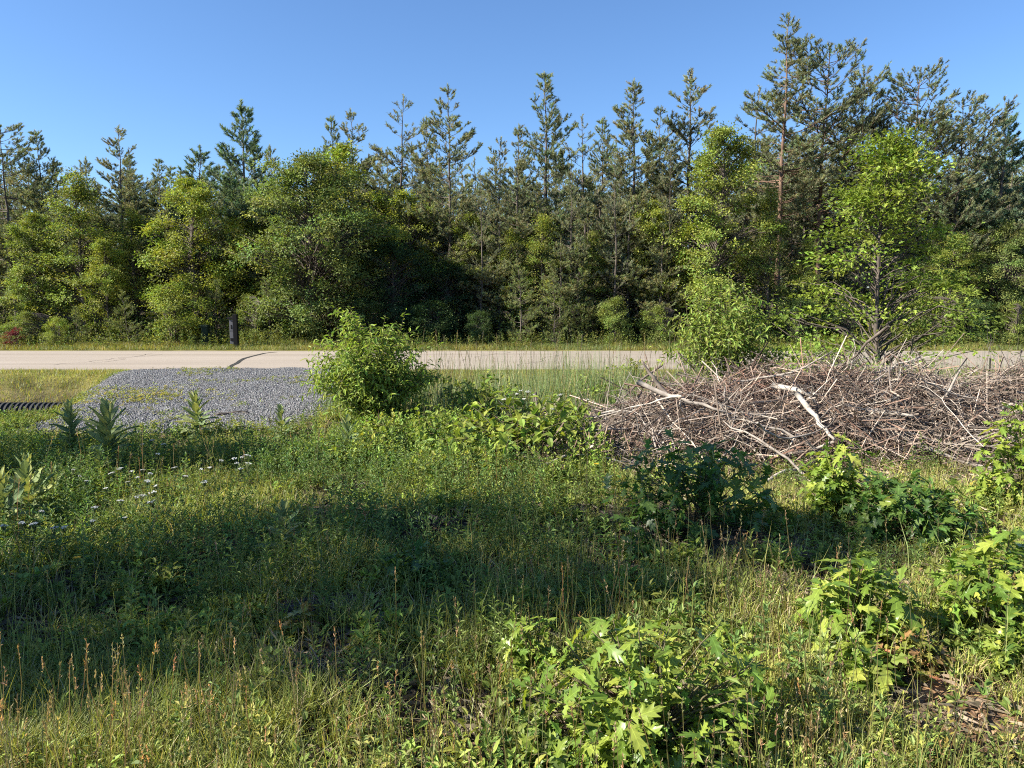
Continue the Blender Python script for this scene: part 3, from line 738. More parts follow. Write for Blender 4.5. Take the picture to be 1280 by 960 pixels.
# ------------------------------------------------------------------ leafy shrubs of the near side
def shrub_meshes(tag, seed, H, spread, nst, per_len=.045, leaf=.085, lw=.3, col=(.11, .16, .035), tpl=T_LANCE, droop=.35, side=6, bark='stem', start=.15, tr=.012, updir=1.0):
    r = np.random.default_rng(seed)
    k = 9; s = np.linspace(0, 1, k)
    wood, fol = MB(), MB()
    paths, rads = [], []
    for i in range(nst):
        a = r.uniform(0, 6.28); q = math.sqrt(r.random()) * spread; h = H * (1 - .55 * (q / spread) ** 2) * r.uniform(.72, 1.03)
        b = r.normal(size=2) * .08 * spread
        x = b[0] + (q * math.cos(a) - b[0]) * s ** 1.3; y = b[1] + (q * math.sin(a) - b[1]) * s ** 1.3
        z = h * (s ** .85) * updir - .12 * q * s ** 4
        P = np.stack([x, y, z], 1); P[1:] += r.normal(size=(k - 1, 3)) * .012 * H
        paths.append(P); rads.append(np.linspace(tr, .002, k))
        for j in range(side):
            u = r.uniform(.3, .92); p0 = np.array([np.interp(u, s, P[:, m]) for m in range(3)])
            dd = nrm(np.array([math.cos(a), math.sin(a), 0]) * .5 + r.normal(size=3) * .8 + np.array([0, 0, .75])); ln = H * r.uniform(.10, .26)
            t = np.linspace(0, 1, k)[:, None]
            Q = p0 + dd * ln * t + np.array([0, 0, -.2]) * ln * t ** 2
            paths.append(Q); rads.append(np.linspace(tr * .45, .0015, k))
    PP = np.array(paths); wood.add(*tubes(PP[:, ::2], np.array(rads)[:, ::2], 3))
    for i, P in enumerate(PP):
        L = np.linalg.norm(np.diff(P, axis=0), axis=1).sum(); st = start if i % (side + 1) == 0 else .05
        m = max(3, int(L * (1 - st) / per_len)); u = np.linspace(st, 1, m) + r.normal(size=m) * .01
        p = np.stack([np.interp(u, s, P[:, j]) for j in range(3)], 1)
        tn = nrm(np.gradient(P, axis=0)); td = np.stack([np.interp(u, s, tn[:, j]) for j in range(3)], 1)
        ang = np.arange(m) * 2.4 + r.uniform(0, 6); ref = nrm(np.cross(td, r.normal(size=3))); bi = np.cross(td, ref)
        rad = ref * np.cos(ang)[:, None] + bi * np.sin(ang)[:, None]
        D = nrm(rad * .9 + td * .55 + np.array([0, 0, -droop]) + r.normal(size=(m, 3)) * .2)
        Nn = nrm(np.array([0, 0, 1.0]) + td * .3 + r.normal(size=(m, 3)) * .3)
        sz = leaf * r.uniform(.6, 1.2, m) * np.where(u > .93, .7, 1)
        leaves(fol, p, D, Nn, sz, sz * lw, tint(m, col, .16, .1, r) * np.where(u > .85, 1.25, 1)[:, None], tpl)
    return dict(H=H, trunk=wood.mesh(tag + '_stems', bark, True), crown=fol.mesh(tag + '_foliage', 'leaf'))
def shrub(kind, name, label, category, p, group=None, H=None, wide=1.0, rotz=None):
    return plant_tree(kind, name, label, category, p.x, p.y, H or kind['H'], group, wide, rotz, 0.0, 'foliage', 'stem')

tall = shrub_meshes('tall_shrub', 31, 2.05, 1.15, 84, .038, .11, .34, (.23, .30, .06), side=9, droop=.4, start=.05)
g = onground(466, 532)
shrub(tall, 'leafy_shrub', 'tall leafy willow-like shrub beside the right edge of the gravel drive', 'shrub', g, None, at(470, 376, g.y).z - hz(g.x, g.y), 1.0, .4)
road_sh = shrub_meshes('road_shrub', 32, 2.6, 1.05, 56, .05, .12, .34, (.22, .28, .06), side=8, droop=.3)
pp = at(905, 440, 15.0)
shrub(road_sh, 'leafy_shrub', 'bright leafy shrub growing behind the brush pile by the road', 'shrub', pp, None, at(905, 322, 15.0).z - hz(pp.x, 15.0), 1.0, 1.2)
K['bramble1'] = shrub_meshes('bramble1', 33, .55, .62, 30, .045, .075, .62, (.18, .24, .045), T_OVATE, .25, 3, 'stem', .2, .005)
K['bramble2'] = shrub_meshes('bramble2', 34, .6, .7, 30, .05, .09, .6, (.2, .255, .045), T_OVATE, .25, 3, 'stem', .2, .005)
K['bramble3'] = shrub_meshes('bramble3', 35, .42, .5, 26, .04, .06, .65, (.24, .28, .046), T_OVATE, .2, 3, 'stem', .2, .004)
BR = [
 ('bramble2', 640, 572, 1.15, 1.0, 'broad-leaved bramble bush left of the brush pile below the tall grass'),
 ('bramble2', 690, 560, .9, .85, 'bramble bush touching the left tip of the brush pile'),
 ('bramble1', 520, 568, 1.0, .8, 'bramble bush at the foot of the tall leafy shrub, right side'),
 ('bramble1', 583, 588, .8, .42, 'bramble between the two broad bramble bushes at centre'),
 ('bramble1', 405, 580, 1.0, .5, 'bramble bush below the gravel drive, left of the tall shrub foot'),
 ('bramble2', 355, 582, .9, .42, 'dark-sided bramble clump at the lower right corner of the gravel'),
 ('bramble3', 455, 585, 1.1, .5, 'pale low bramble clump in front of the tall shrub'),
 ('bramble3', 540, 605, 1.2, .42, 'yellow-green low weed clump at the front of the sunlit strip'),
 ('bramble3', 600, 600, 1.1, .42, 'low weed clump in front of the broad-leaved bramble'),
 ('bramble1', 20, 538, 1.2, .28, 'leafy clump in front of the culvert pipe'),
 ('bramble1', 50, 565, 1.3, .4, 'shaded leafy clump below the culvert pipe'),
 ('bramble3', 490, 560, 1.0, .55, 'small bright bramble hugging the tall shrub'),
 ('bramble1', 700, 610, .8, .45, 'small dark bramble by the fallen pale branch'),
 ('bramble2', 600, 520, 1.0, .9, 'leafy weed clump rising out of the tall ditch grass at centre'),
 ('bramble1', 745, 512, 1.1, .8, 'leafy weed clump between the tall grass and the stake on the pile'),
 ('bramble3', 560, 500, 1.2, .8, 'pale weed clump right behind the tall leafy shrub'),
 ('bramble3', 790, 470, 1.3, .6, 'leafy weed clump behind the left end of the brush pile'),
]
for k, px, py, w, h, lab in BR:
    shrub(K[k], 'bramble_bush', lab, 'bramble', onground(px, py), 'brambles of the sunlit strip', h, w)

# ------------------------------------------------------------------ oak sprouts with separate leaves
def oak_leaf_mesh(name, mat, seed, curl=.22):
    r = np.random.default_rng(seed)
    o = [(.0, .008, .0), (.14, .012, .12), (.17, .10, .16), (.27, .25, .2), (.32, .10, .29), (.42, .15, .36), (.58, .38, .43), (.56, .12, .52),
         (.66, .17, .60), (.83, .31, .68), (.78, .09, .76), (.88, .10, .86), (1.0, .0, 1.0)]
    v, t = [], []
    for i, (tt_, w, m) in enumerate(o):
        w *= r.uniform(.85, 1.2); w2 = w * r.uniform(.85, 1.2); j = r.uniform(-.02, .02)
        dz = lambda a, b: -curl * a * a + .22 * b - .5 * b * b
        tw = .5 * (seed - 2) * .25 * m; v += [(m, 0, dz(m, 0)), (tt_ + j, w, dz(tt_, w) + tw * w + r.uniform(-.05, .05)), (tt_ - j, -w2, dz(tt_, w2) - tw * w2 + r.uniform(-.05, .05))]
    for i in range(len(o) - 1):
        a, b = 3 * i, 3 * i + 3
        t += [(a, b, b + 1), (a, b + 1, a + 1), (a, b + 2, b), (a, a + 2, b + 2)]
    mb = MB(); mb.add(np.array(v), np.array(t)); return mb.mesh(name, mat, True)
OAKL = {m: [oak_leaf_mesh('oak_leaf_%s_%d' % (m, i), m, i, c) for i, c in enumerate((-.12, .22, .45, .1, .7))] for m in ('oak_leaf', 'shaded_oak_leaf', 'red_leaf')}
def place_leaf(me, parent, p, d, n, size, wid=1.0, name='leaf'):
    d = Vector(d).normalized(); n = Vector(n); b = n.cross(d)
    if b.length < 1e-3: b = d.orthogonal()
    b.normalize(); n = d.cross(b)
    o = bpy.data.objects.new(name, me); col_root.objects.link(o); o.parent = parent
    o.matrix_basis = Matrix.Translation(Vector(p)) @ Matrix((d, b, n)).transposed().to_4x4() @ Matrix.Diagonal((size, size * wid, size, 1))
    return o
def oak_sprout(label, p, rx, ry, H, ntip, per, size, mat, seed, group='oak sprouts on the near ground', name='oak_sprout', low=.12, lift=0.0):
    r = np.random.default_rng(seed)
    o = thing(name, label, 'oak sprout', (p.x, p.y, hz(p.x, p.y)), 0, group)
    paths = []; tips = []
    for i in range(ntip):
        a = i * 2.399 + r.uniform(-.4, .4); e = math.asin(low + (1 - low) * ((i + .5) / ntip)) ; q = r.uniform(.62, 1.0)
        tip = np.array([rx * math.cos(a) * math.cos(e) * q, ry * math.sin(a) * math.cos(e) * q, max(.05, H * (math.sin(e)) * (q * .5 + .5))])
        b = r.normal(size=3) * .03; b[2] = -.03
        s = np.linspace(0, 1, 7)[:, None]
        P = b + (tip - b) * np.concatenate([s ** 1.25, s ** 1.25, s ** .8], 1); P[1:-1] += r.normal(size=(5, 3)) * .01
        paths.append(P); tips.append((tip, nrm(P[-1] - P[-3])))
        # a second cluster part way down
        if r.random() < .3: tips.append((P[4], nrm(P[5] - P[3])))
    mb = MB(); mb.add(*tubes(np.array(paths), np.linspace(.0065, .0025, 7)[None].repeat(len(paths), 0), 5))
    link('stem', mb.mesh('oak_stems', 'stem', True), o)
    cnt = 0; tips = [tips[i] for i in r.permutation(len(tips))]; per = min(per, 285 / len(tips))
    for tip, td in tips:
        m = max(3, int(round(per * r.uniform(.75, 1.25)))); a0 = r.uniform(0, 6.28)
        out = nrm(np.array([tip[0] / rx, tip[1] / ry, .4 * tip[2] / H]) + 1e-3)
        for j in range(m):
            if cnt >= 295: break
            a = a0 + j * 6.283 / m + r.uniform(-.35, .35)
            ref = nrm(np.cross(td, [.3, .2, 1.0])); bi = np.cross(td, ref)
            d = (ref * math.cos(a) + bi * math.sin(a)) * .9 + td * .35 + np.array([0, 0, -.18]) + r.normal(size=3) * .18
            n = np.array([0, 0, 1.0]) + out * .55 + r.normal(size=3) * .28
            pos = tip - td * r.uniform(0, .09) + np.array([0, 0, lift])
            if pos[2] + min(0, d[2]) * size < .0: d[2] = abs(d[2]) * .3
            place_leaf(OAKL[mat][r.integers(5)], o, pos, d, n, size * r.uniform(.45, 1.25), r.uniform(.65, 1.0)); cnt += 1
    nf = len(tips) * 9; k_ = r.integers(len(tips), size=nf); tp = np.array([t_[0] for t_ in tips])[k_]; q = r.uniform(.45, 1.0, nf)[:, None]
    fm = MB(); Pf = tp * np.concatenate([q, q, q * .9 + .08], 1) + r.normal(size=(nf, 3)) * .03; Pf[:, 2] = Pf[:, 2].clip(.03)
    c0 = np.array((.085, .165, .034) if mat == 'shaded_oak_leaf' else (.19, .265, .045) if mat == 'oak_leaf' else (.22, .22, .05))
    leaves(fm, Pf, nrm(Pf * np.array([1, 1, .1])) + r.normal(size=(nf, 3)) * .6, np.array([0, 0, 1.0]) + r.normal(size=(nf, 3)) * .35, size * r.uniform(.4, .9, nf), size * .5 * r.uniform(.5, .9, nf), tint(nf, c0, .2, .1, r), T_LOBED)
    link('inner_leaves', fm.mesh('inner_leaves', 'leaf'), o, kind='stuff')
    return o
def sp(px, py): return onground(px, py)
oak_sprout('big glossy oak sprout bush at the bottom centre of the photo', sp(815, 938), .80, .60, .72, 52, 6, .128, 'oak_leaf', 101)
oak_sprout('yellow-green oak sprout at the very bottom, in front of the big oak bush', sp(775, 965), .36, .22, .30, 20, 5, .13, 'oak_leaf', 102)
oak_sprout('pale-tipped oak shoot leaning out left of the big oak bush', sp(664, 850), .17, .14, .48, 10, 4.5, .12, 'oak_leaf', 103)
oak_sprout('dark oak bush in the shade at the front of the brush pile', sp(868, 668), .95, .6, 1.0, 54, 5.4, .17, 'shaded_oak_leaf', 104)
oak_sprout('dark oak bush before the right half of the brush pile', sp(1130, 675), .75, .5, .66, 42, 5.4, .16, 'shaded_oak_leaf', 105)
oak_sprout('sunlit oak shoot growing up against the middle of the brush pile', sp(1042, 645), .45, .35, .86, 28, 5, .155, 'oak_leaf', 106)
oak_sprout('bright oak bush cut by the right edge beside the brush pile', sp(1275, 635), .5, .4, 1.2, 40, 5.2, .165, 'oak_leaf', 107)
oak_sprout('yellow-green oak sprout standing alone right of the big oak bush', sp(1066, 812), .40, .34, .66, 26, 5.6, .165, 'oak_leaf', 108)
oak_sprout('bright oak sprout cut by the right edge in the middle distance', sp(1240, 800), .42, .36, .78, 32, 5.2, .155, 'oak_leaf', 109)
oak_sprout('low yellow-leaved sprout in front of the lone yellow-green oak sprout', sp(1075, 858), .2, .17, .28, 10, 4.8, .16, 'oak_leaf', 110)
oak_sprout('small sprout with reddish young leaves behind the bare soil patch', sp(1140, 838), .28, .2, .3, 22, 5.2, .095, 'red_leaf', 111)
oak_sprout('small oak sprout at the lower right edge of the photo', sp(1262, 840), .22, .18, .26, 11, 4.8, .14, 'oak_leaf', 112)
oak_sprout('low maple-like sprout lit at its left side, in the shaded grass at centre', sp(518, 735), .34, .26, .34, 16, 4.8, .14, 'shaded_oak_leaf', 113)
oak_sprout('sprout with reddish tips in the shade beside the dark needle mound', sp(375, 800), .2, .16, .24, 9, 4.5, .12, 'red_leaf', 114)
oak_sprout('small dark oak sprout in the shade left of the front oak bush', sp(800, 705), .28, .24, .34, 10, 4.5, .12, 'shaded_oak_leaf', 115)
oak_sprout('low dark sprout in the shade behind the rotten stump', sp(560, 640), .3, .24, .22, 10, 4.5, .11, 'shaded_oak_leaf', 116)
oak_sprout('low oak sprout in the grass between the big oak bush and the lone sprout', sp(925, 815), .24, .2, .2, 9, 4.5, .09, 'oak_leaf', 117)
oak_sprout('broad-leaved sprout in deep shade right of the dark needle mound', sp(505, 790), .17, .15, .15, 6, 4, .1, 'shaded_oak_leaf', 118)

# ------------------------------------------------------------------ mullein plants
def mullein_leaf_mesh(name, curl, seed):
    r = np.random.default_rng(seed); k = 7; v, t = [], []
    for i in range(k):
        u = i / (k - 1); w = .17 * (math.sin(math.pi * min(1, u * .93 + .07)) ** .75) + .012 * (1 - u); z = -curl * u * u
        v += [(u, 0, z - .02), (u, w, z + .035 + r.uniform(-.012, .012)), (u, -w, z + .035 + r.uniform(-.012, .012))]
    for i in range(k - 1):
        a, b = 3 * i, 3 * i + 3
        t += [(a, b, b + 1), (a, b + 1, a + 1), (a, b + 2, b), (a, a + 2, b + 2)]
    mb = MB(); mb.add(np.array(v), np.array(t)); return mb.mesh(name, 'mullein_leaf', True)
MUL = [mullein_leaf_mesh('mullein_leaf_%d' % i, c, i) for i, c in enumerate((.05, .16, .3, .45))]
def mullein(label, px, py, H, n, size, seed):
    n = int(n * 1.4); r = np.random.default_rng(seed); p = onground(px, py)
    o = thing('mullein_plant', label, 'mullein', (p.x, p.y, hz(p.x, p.y)), 0, 'mullein plants below the gravel')
    mb = MB(); mb.add(*tubes(np.array([[[0, 0, -.03], [0, 0, H * .4], [.005, 0, H * .95]]]), np.array([[.014, .011, .006]]), 6))
    link('stalk', mb.mesh('mullein_stalk', 'green_stem', True), o)
    for i in range(n):
        u = i / (n - 1); a = i * 2.4 + r.uniform(-.2, .2); z = H * (.04 + .9 * u)
        el = .15 + 1.15 * u + r.normal() * .12
        d = (math.cos(a) * math.cos(el), math.sin(a) * math.cos(el), math.sin(el))
        nn = (-math.cos(a) * math.sin(el), -math.sin(a) * math.sin(el), math.cos(el))
        L = size * (1.05 - .62 * u) * r.uniform(.8, 1.15)
        place_leaf(MUL[r.integers(4) if u < .6 else r.integers(2)], o, (0, 0, z), d, nn, L)
    return o
mullein('sunlit yellow-green mullein standing on the gravel drive', 247, 548, .66, 26, .40, 1)
mullein('tall dark mullein at the lower left border of the gravel', 138, 590, .85, 32, .46, 2)
mullein('mullein with sunlit top left of the tall dark mullein', 92, 575, .75, 26, .38, 3)
mullein('tall pale mullein near the left edge in front of the shaded clumps', 38, 652, .62, 28, .34, 4)
mullein('grey-green mullein cut by the left edge of the photo', 6, 668, .55, 24, .34, 5)
mullein('small pale mullein beneath the tall dark mullein', 126, 606, .4, 18, .26, 6)
mullein('single grey mullein standing in the shaded grass', 356, 694, .42, 20, .28, 7)
mullein('small sunlit mullein right of the dead branch on the gravel', 352, 548, .46, 18, .28, 8)
mullein('small mullein by the tall shrub, in front of the gravel', 436, 580, .55, 20, .34, 9)
mullein('low mullein rosette in shade right of the tall pale mullein', 68, 628, .34, 16, .26, 10)

# ------------------------------------------------------------------ white flat-topped wildflowers
M['petal'] = leaf_mat('petal', .3, .7, .2, (1, 1, 1), noise_amt=.08, nscale=30)
M['yellow_petal'] = plain_mat('yellow_petal', (.62, .38, .03), .6, .2, .15, 20)
def flower_head_mesh(name, seed, rad=.05, n=34, colr=(.78, .78, .74)):
    r = np.random.default_rng(seed); mb = MB()
    q = np.sqrt(r.random(n)) * rad; a = r.uniform(0, 6.28, n)
    P = np.stack([q * np.cos(a), q * np.sin(a), .012 - .18 * q + r.normal(size=n) * .003], 1)
    for j in range(3):
        b = r.uniform(0, 6.28, n); D = np.stack([np.cos(b), np.sin(b), r.normal(size=n) * .25], 1)
        leaves(mb, P - D * .007, D, np.tile([0, 0, 1.0], (n, 1)) + r.normal(size=(n, 3)) * .2, .016, .011, tint(n, colr, .06, .02, r), T_RHOMB)
    C = np.zeros((n, 3)); C[:, 2] = -.05
    mb.add(*tubes(curve_pts(C, P, 3, 0, 0), np.full((n, 3), .0012), 3), (.12, .15, .06))
    return mb.mesh(name, 'petal')
FH = [flower_head_mesh('flower_head_%d' % i, i, .022 + .008 * i, 22) for i in range(3)]
STEM = []
for i in range(3):
    mb = MB(); r = np.random.default_rng(i + 60)
    P = np.array([[[0, 0, -.03], [.01, 0, .3], [.0, .015, .62], [0, 0, .95]]]); mb.add(*tubes(P, np.array([[.003, .0028, .0022, .002]]), 4), (.1, .14, .05))
    m = 22; u = r.uniform(.05, .85, m); a = r.uniform(0, 6.28, m)
    leaves(mb, np.stack([0 * u, 0 * u, u], 1), np.stack([np.cos(a), np.sin(a), np.full(m, .6)], 1), np.tile([0, 0, 1.0], (m, 1)), .09, .018, tint(m, (.08, .12, .04)), T_LANCE)
    STEM.append(mb.mesh('flower_stem_%d' % i, 'leaf'))
def wildflower(px, py, H, label, group, seed):
    """px, py: where the flower head shows"""
    r = random.Random(seed)
    p = onground(px, py + H * 90)
    for _ in range(6):                       # place the foot so that the head appears at px, py
        y = p.y; q = at(px, py, y); e = q.z - (hz(q.x, y) + H)
        p = Vector((q.x, y + e * 3.0, 0))
    o = thing('wildflower', label, 'wildflower', (p.x, p.y, hz(p.x, p.y)), r.uniform(0, 6.28), group)
    s = link('stem', r.choice(STEM), o); s.scale = (1, 1, H / .95)
    h = link('flower_head', r.choice(FH), o, (0, 0, H)); h.rotation_euler = (r.uniform(-.25, .25), r.uniform(-.25, .25), 0)
    sc = r.uniform(.75, 1.2); h.scale = (sc, sc, sc)
FL = [(165, 590), (178, 588), (188, 593), (172, 598), (150, 586), (140, 592), (160, 603), (184, 602), (195, 608), (132, 611), (151, 627), (155, 648), (170, 622), (178, 620),
      (191, 616), (190, 628), (118, 635), (42, 656), (80, 660), (68, 661), (28, 655), (115, 652), (100, 596), (92, 588), (108, 602), (52, 640), (5, 658)]
for i, (a, b) in enumerate(FL):
    wildflower(a, b, .34, 'white flat-topped wildflower in the shade near the mullein plants', 'white wildflowers in the left shade', i)
for i, (a, b) in enumerate([(303, 572), (296, 580), (309, 570), (293, 574), (276, 576), (262, 585), (252, 587), (255, 603), (310, 580), (301, 587), (232, 596), (218, 585), (198, 568), (205, 556), (190, 551), (178, 556)]):
    wildflower(a, b, .36, 'white wildflower scattered just below the front of the gravel', 'white wildflowers below the gravel', i + 40)
for i, (a, b) in enumerate([(652, 489), (646, 493), (660, 490), (638, 497), (668, 494), (630, 500), (690, 512), (735, 500), (655, 499), (700, 494)]):
    wildflower(a, b, .75, 'white wildflower among the tall grass left of the brush pile', 'white wildflowers in the tall grass', i + 70)
def yellow_flower(px, py, H, label):
    p = onground(px, py); o = thing('yellow_flower', label, 'wildflower', (p.x, p.y, hz(p.x, p.y)), 0)
    s = link('stem', STEM[0], o); s.scale = (1, 1, H / .95)
    mb = MB(); a = np.arange(12) * 6.283 / 12; D = np.stack([np.cos(a), np.sin(a), np.full(12, .15)], 1)
    leaves(mb, np.zeros((12, 3)), D, np.tile([0, 0, 1.0], (12, 1)), .032, .014, np.ones(3), T_RHOMB)
    link('flower_head', mb.mesh('yellow_head', 'yellow_petal'), o, (0, 0, H))
yellow_flower(100, 745, .3, 'orange-yellow flower alone in the shaded grass at left')
yellow_flower(745, 610, .28, 'small yellow flower in the sunlit strip near the fallen pale branch')
yellow_flower(587, 545, .4, 'yellow flower by the centre bramble bush')

# ------------------------------------------------------------------ brush pile
PX0, PX1, PY, PD, PH = .3, 8.8, 10.9, 1.85, 1.02
def pile_h(x, y):
    x = np.asarray(x, float); y = np.asarray(y, float)
    u = np.clip((x - PX0) / (PX1 - PX0), 0, 1)
    prof = np.interp(u, [0, .08, .13, .18, .24, .34, .5, .75, .92, 1], [.03, .07, .14, .42, .82, .90, .96, 1.05, .95, .4])
    v = np.clip(np.abs(y - PY) / PD, 0, 1)
    return PH * prof * np.clip(1 - v ** 1.7, 0, 1) * (.50 + 1.0 * fbm(x, y, .95, 91))
pile = thing('brush_pile', 'long heap of dry grey sticks and brush in front of the road', 'brush pile', ((PX0 + PX1) / 2, PY, 0))
base_off = np.array([(PX0 + PX1) / 2, PY, 0.0])
STICKC = np.array([(.36, .32, .28), (.27, .235, .205), (.20, .17, .145), (.46, .42, .37), (.23, .165, .135), (.13, .11, .095), (.29, .235, .195)])
def stick_curves(n, len_rng, k=4, shell=.35, bend=.24, flat=.45, r=rng):
    x = r.uniform(PX0 - .1, PX1, n); y = PY + PD * (r.beta(1.6, 1.6, n) * 2 - 1) * 1.02
    h = pile_h(x, y); z = height(x, y) + h * (1 - shell * r.random(n) ** 1.6) + .01
    L = r.uniform(len_rng[0], len_rng[1], n)
    d = r.normal(size=(n, 3)) * np.array([1.25, .75, flat]); e = .25
    sx = (pile_h(x + e, y) - pile_h(x - e, y)) / (2 * e); sy = (pile_h(x, y + e) - pile_h(x, y - e)) / (2 * e)
    d = nrm(d); d[:, 2] += .6 * (d[:, 0] * sx + d[:, 1] * sy); d = nrm(d)
    t = np.linspace(-.5, .5, k)[None, :, None]
    P = np.stack([x, y, z], 1)[:, None] + d[:, None] * L[:, None, None] * t
    b = nrm(r.normal(size=(n, 3))); P += b[:, None] * (L[:, None, None] * bend) * (4 * t * t) + r.normal(size=P.shape) * L[:, None, None] * .03
    gz = height(P[..., 0], P[..., 1]) + .008; P[..., 2] = np.maximum(P[..., 2], gz)
    return P, L
mb = MB()
for n, lr, rad, sh in ((6500, (.2, .7), .0034, .95), (5200, (.35, 1.1), .005, .6), (1100, (.6, 1.5), .0085, .45)):
    P, L = stick_curves(n, lr, 4, sh); rd = rad * rng.uniform(.6, 1.5, n)
    c = STICKC[rng.integers(len(STICKC), size=n)] * rng.uniform(.3, 1.25, (n, 1))
    c = c * np.array([1.10, 1.0, .92]); red = (noise(P[:, 0, 0], P[:, 0, 1], .9, 33) > .58)[:, None]; c = np.where(red, c * np.array([1.0, .88, .85]), c)
    mb.add(*tubes(P - base_off, rd[:, None] * np.linspace(1.1, .55, 4)[None], 3), np.repeat(c, 12, 0))
# dry leaves and needles caught in the pile
P, L = stick_curves(9000, (.03, .05), 2, .8); n = len(P)
leaves(mb, P[:, 0] - base_off, rand_dir(n), rand_dir(n), rng.uniform(.03, .07, n), rng.uniform(.01, .03, n), tint(n, (.22, .14, .10), .35, .1), T_RHOMB)
# twiggy tops standing clear of the heap against the road
n = 520; x = rng.uniform(PX0 + 1.2, PX1, n); y = PY + rng.uniform(-.7, 1.5, n); z = height(x, y) + pile_h(x, y) * .9
a = np.stack([x, y, z], 1); d = nrm(np.stack([rng.normal(size=n), rng.normal(size=n) * .5, np.abs(rng.normal(size=n)) * .55 + .1], 1)); L = rng.uniform(.25, 1.0, n)
P = curve_pts(a, a + d * L[:, None], 5, 0, .035); c = STICKC[rng.integers(len(STICKC), size=n)] * .8
mb.add(*tubes(P - base_off, np.linspace(.004, .0012, 5)[None].repeat(n, 0), 3), np.repeat(c, 15, 0))
link('twigs', mb.mesh('brush_twigs', 'stick'), pile, kind='stuff')
# single branches one can pick out, children of the pile
def branch_mesh(name, L, rad, seed, mat, forks=2, bend=.08, k=9, sides=7):
    r = np.random.default_rng(seed); s = np.linspace(0, 1, k); mb = MB()
    P = np.stack([s * L, bend * L * np.sin(s * 3.0 + r.uniform(0, 2)), bend * L * .5 * np.sin(s * 4 + r.uniform(0, 3))], 1); P -= P[0]; P[1:] += r.normal(size=(k - 1, 3)) * .012 * L
    rr = rad * (1 - .62 * s) * r.uniform(.88, 1.15, k); mb.add(*tubes(P[None], rr[None], sides))
    for f in range(forks):
        i = r.integers(2, k - 1); a = r.uniform(.5, 1.0) * r.choice([-1, 1]); l2 = L * r.uniform(.2, .5)
        d = np.array([math.cos(a), math.sin(a), r.normal() * .35]); u = np.linspace(0, 1, 6)[:, None]
        Q = P[i] + d * l2 * u + np.array([.1, 0, .12]) * l2 * u ** 2 + r.normal(size=(6, 3)) * .01 * L * (u > 0)
        mb.add(*tubes(Q[None], (rr[i] * .6 * np.linspace(1, .25, 6))[None], 5))
    return mb.mesh(name, mat, True)
BM = [branch_mesh('branch_%d' % i, 1.4, .009 + .004 * (i % 4), i, ('dead_wood', 'dead_wood_dark', 'dead_wood', 'dead_wood_dark', 'dead_wood_pale')[i % 5], 2 + i % 3, .07 + .05 * (i % 3), 8, 5) for i in range(10)]
n = 200; P, L = stick_curves(n, (.6, 1.6), 2, .25)
for i in range(n):
    d = Vector(P[i, 1] - P[i, 0]); o = bpy.data.objects.new('branch', BM[i % 10]); col_root.objects.link(o); o.parent = pile
    q = d.to_track_quat('X', 'Z') @ Quaternion((1, 0, 0), random.uniform(0, 6.28)); s = d.length / 1.4
    o.matrix_basis = Matrix.LocRotScale(Vector(P[i, 0] - base_off), q, Vector((s, min(s, 1.1), min(s, 1.1))))
def dead_branch(label, a, b, ya, yb, rad, mat, seed, forks=1, bend=.06, group='big dead branches on the brush pile', roll=None, name='dead_branch'):
    A, B = at(a[0], a[1], ya), at(b[0], b[1], yb)
    A.z = max(A.z, hz(A.x, A.y) + rad); B.z = max(B.z, hz(B.x, B.y) + rad)
    d = B - A; me = branch_mesh('dead_branch_%d' % seed, d.length, rad, seed, mat, forks, bend)
    o = link(name, me, None, A, label=label, category='branch', group=group)
    o.rotation_mode = 'QUATERNION'; o.rotation_quaternion = d.to_track_quat('X', 'Z') @ Quaternion((1, 0, 0), random.uniform(0, 6.28) if roll is None else roll)
    return o
dead_branch('dark broken stake pointing up at the left end of the brush pile', (832, 492), (800, 452), 10.4, 10.6, .035, 'dead_wood_dark', 301, 0, .02)
dead_branch('long grey pole lying along the left shoulder of the brush pile', (798, 478), (905, 522), 10.5, 9.9, .042, 'dead_wood', 302, 1, .03)
dead_branch('thick pale bare branch slanting down the middle of the brush pile', (996, 492), (1046, 548), 10.0, 9.4, .045, 'dead_wood_pale', 303, 0, .03)
dead_branch('short thick pale log end on top of the brush pile', (965, 482), (1023, 492), 10.7, 10.3, .05, 'dead_wood_pale', 304, 0, .02)
dead_branch('pale knobbly branch lying across the right middle of the brush pile', (1082, 512), (1140, 524), 10.0, 9.8, .05, 'dead_wood_pale', 305, 1, .04)
dead_branch('long grey branch sloping down to the right foot of the brush pile', (1112, 540), (1255, 605), 9.7, 9.0, .035, 'dead_wood', 306, 2, .03)
dead_branch('curved forked branch rising over the top of the brush pile', (1050, 490), (1140, 430), 10.8, 11.2, .028, 'dead_wood_pale', 307, 3, .08)
dead_branch('crooked branch hooking upward right of centre of the brush pile', (1160, 525), (1188, 462), 10.1, 10.3, .03, 'dead_wood', 308, 1, .10)
dead_branch('thick curved limb at the right end of the brush pile by the oak leaves', (1228, 545), (1262, 500), 10.0, 10.3, .045, 'dead_wood_pale', 309, 1, .12)
dead_branch('straight pale stick leaning out of the front foot of the pile', (950, 606), (1020, 570), 8.5, 9.3, .025, 'dead_wood_pale', 310, 0, .03)
dead_branch('curling thin branch at the front foot of the pile between oak sprouts', (1108, 606), (1178, 588), 8.7, 9.0, .022, 'dead_wood', 311, 1, .10)
dead_branch('pale fallen branch on the ground at the left tip of the brush pile', (665, 585), (745, 560), 9.0, 9.6, .022, 'dead_wood_pale', 312, 2, .06)
dead_branch('short upright forked stick on the left part of the brush pile', (903, 525), (912, 485), 10.2, 10.4, .02, 'dead_wood', 313, 1, .06)
dead_branch('thick grey branch half buried in the front left of the pile', (876, 568), (926, 525), 9.4, 9.9, .04, 'dead_wood', 314, 1, .05)
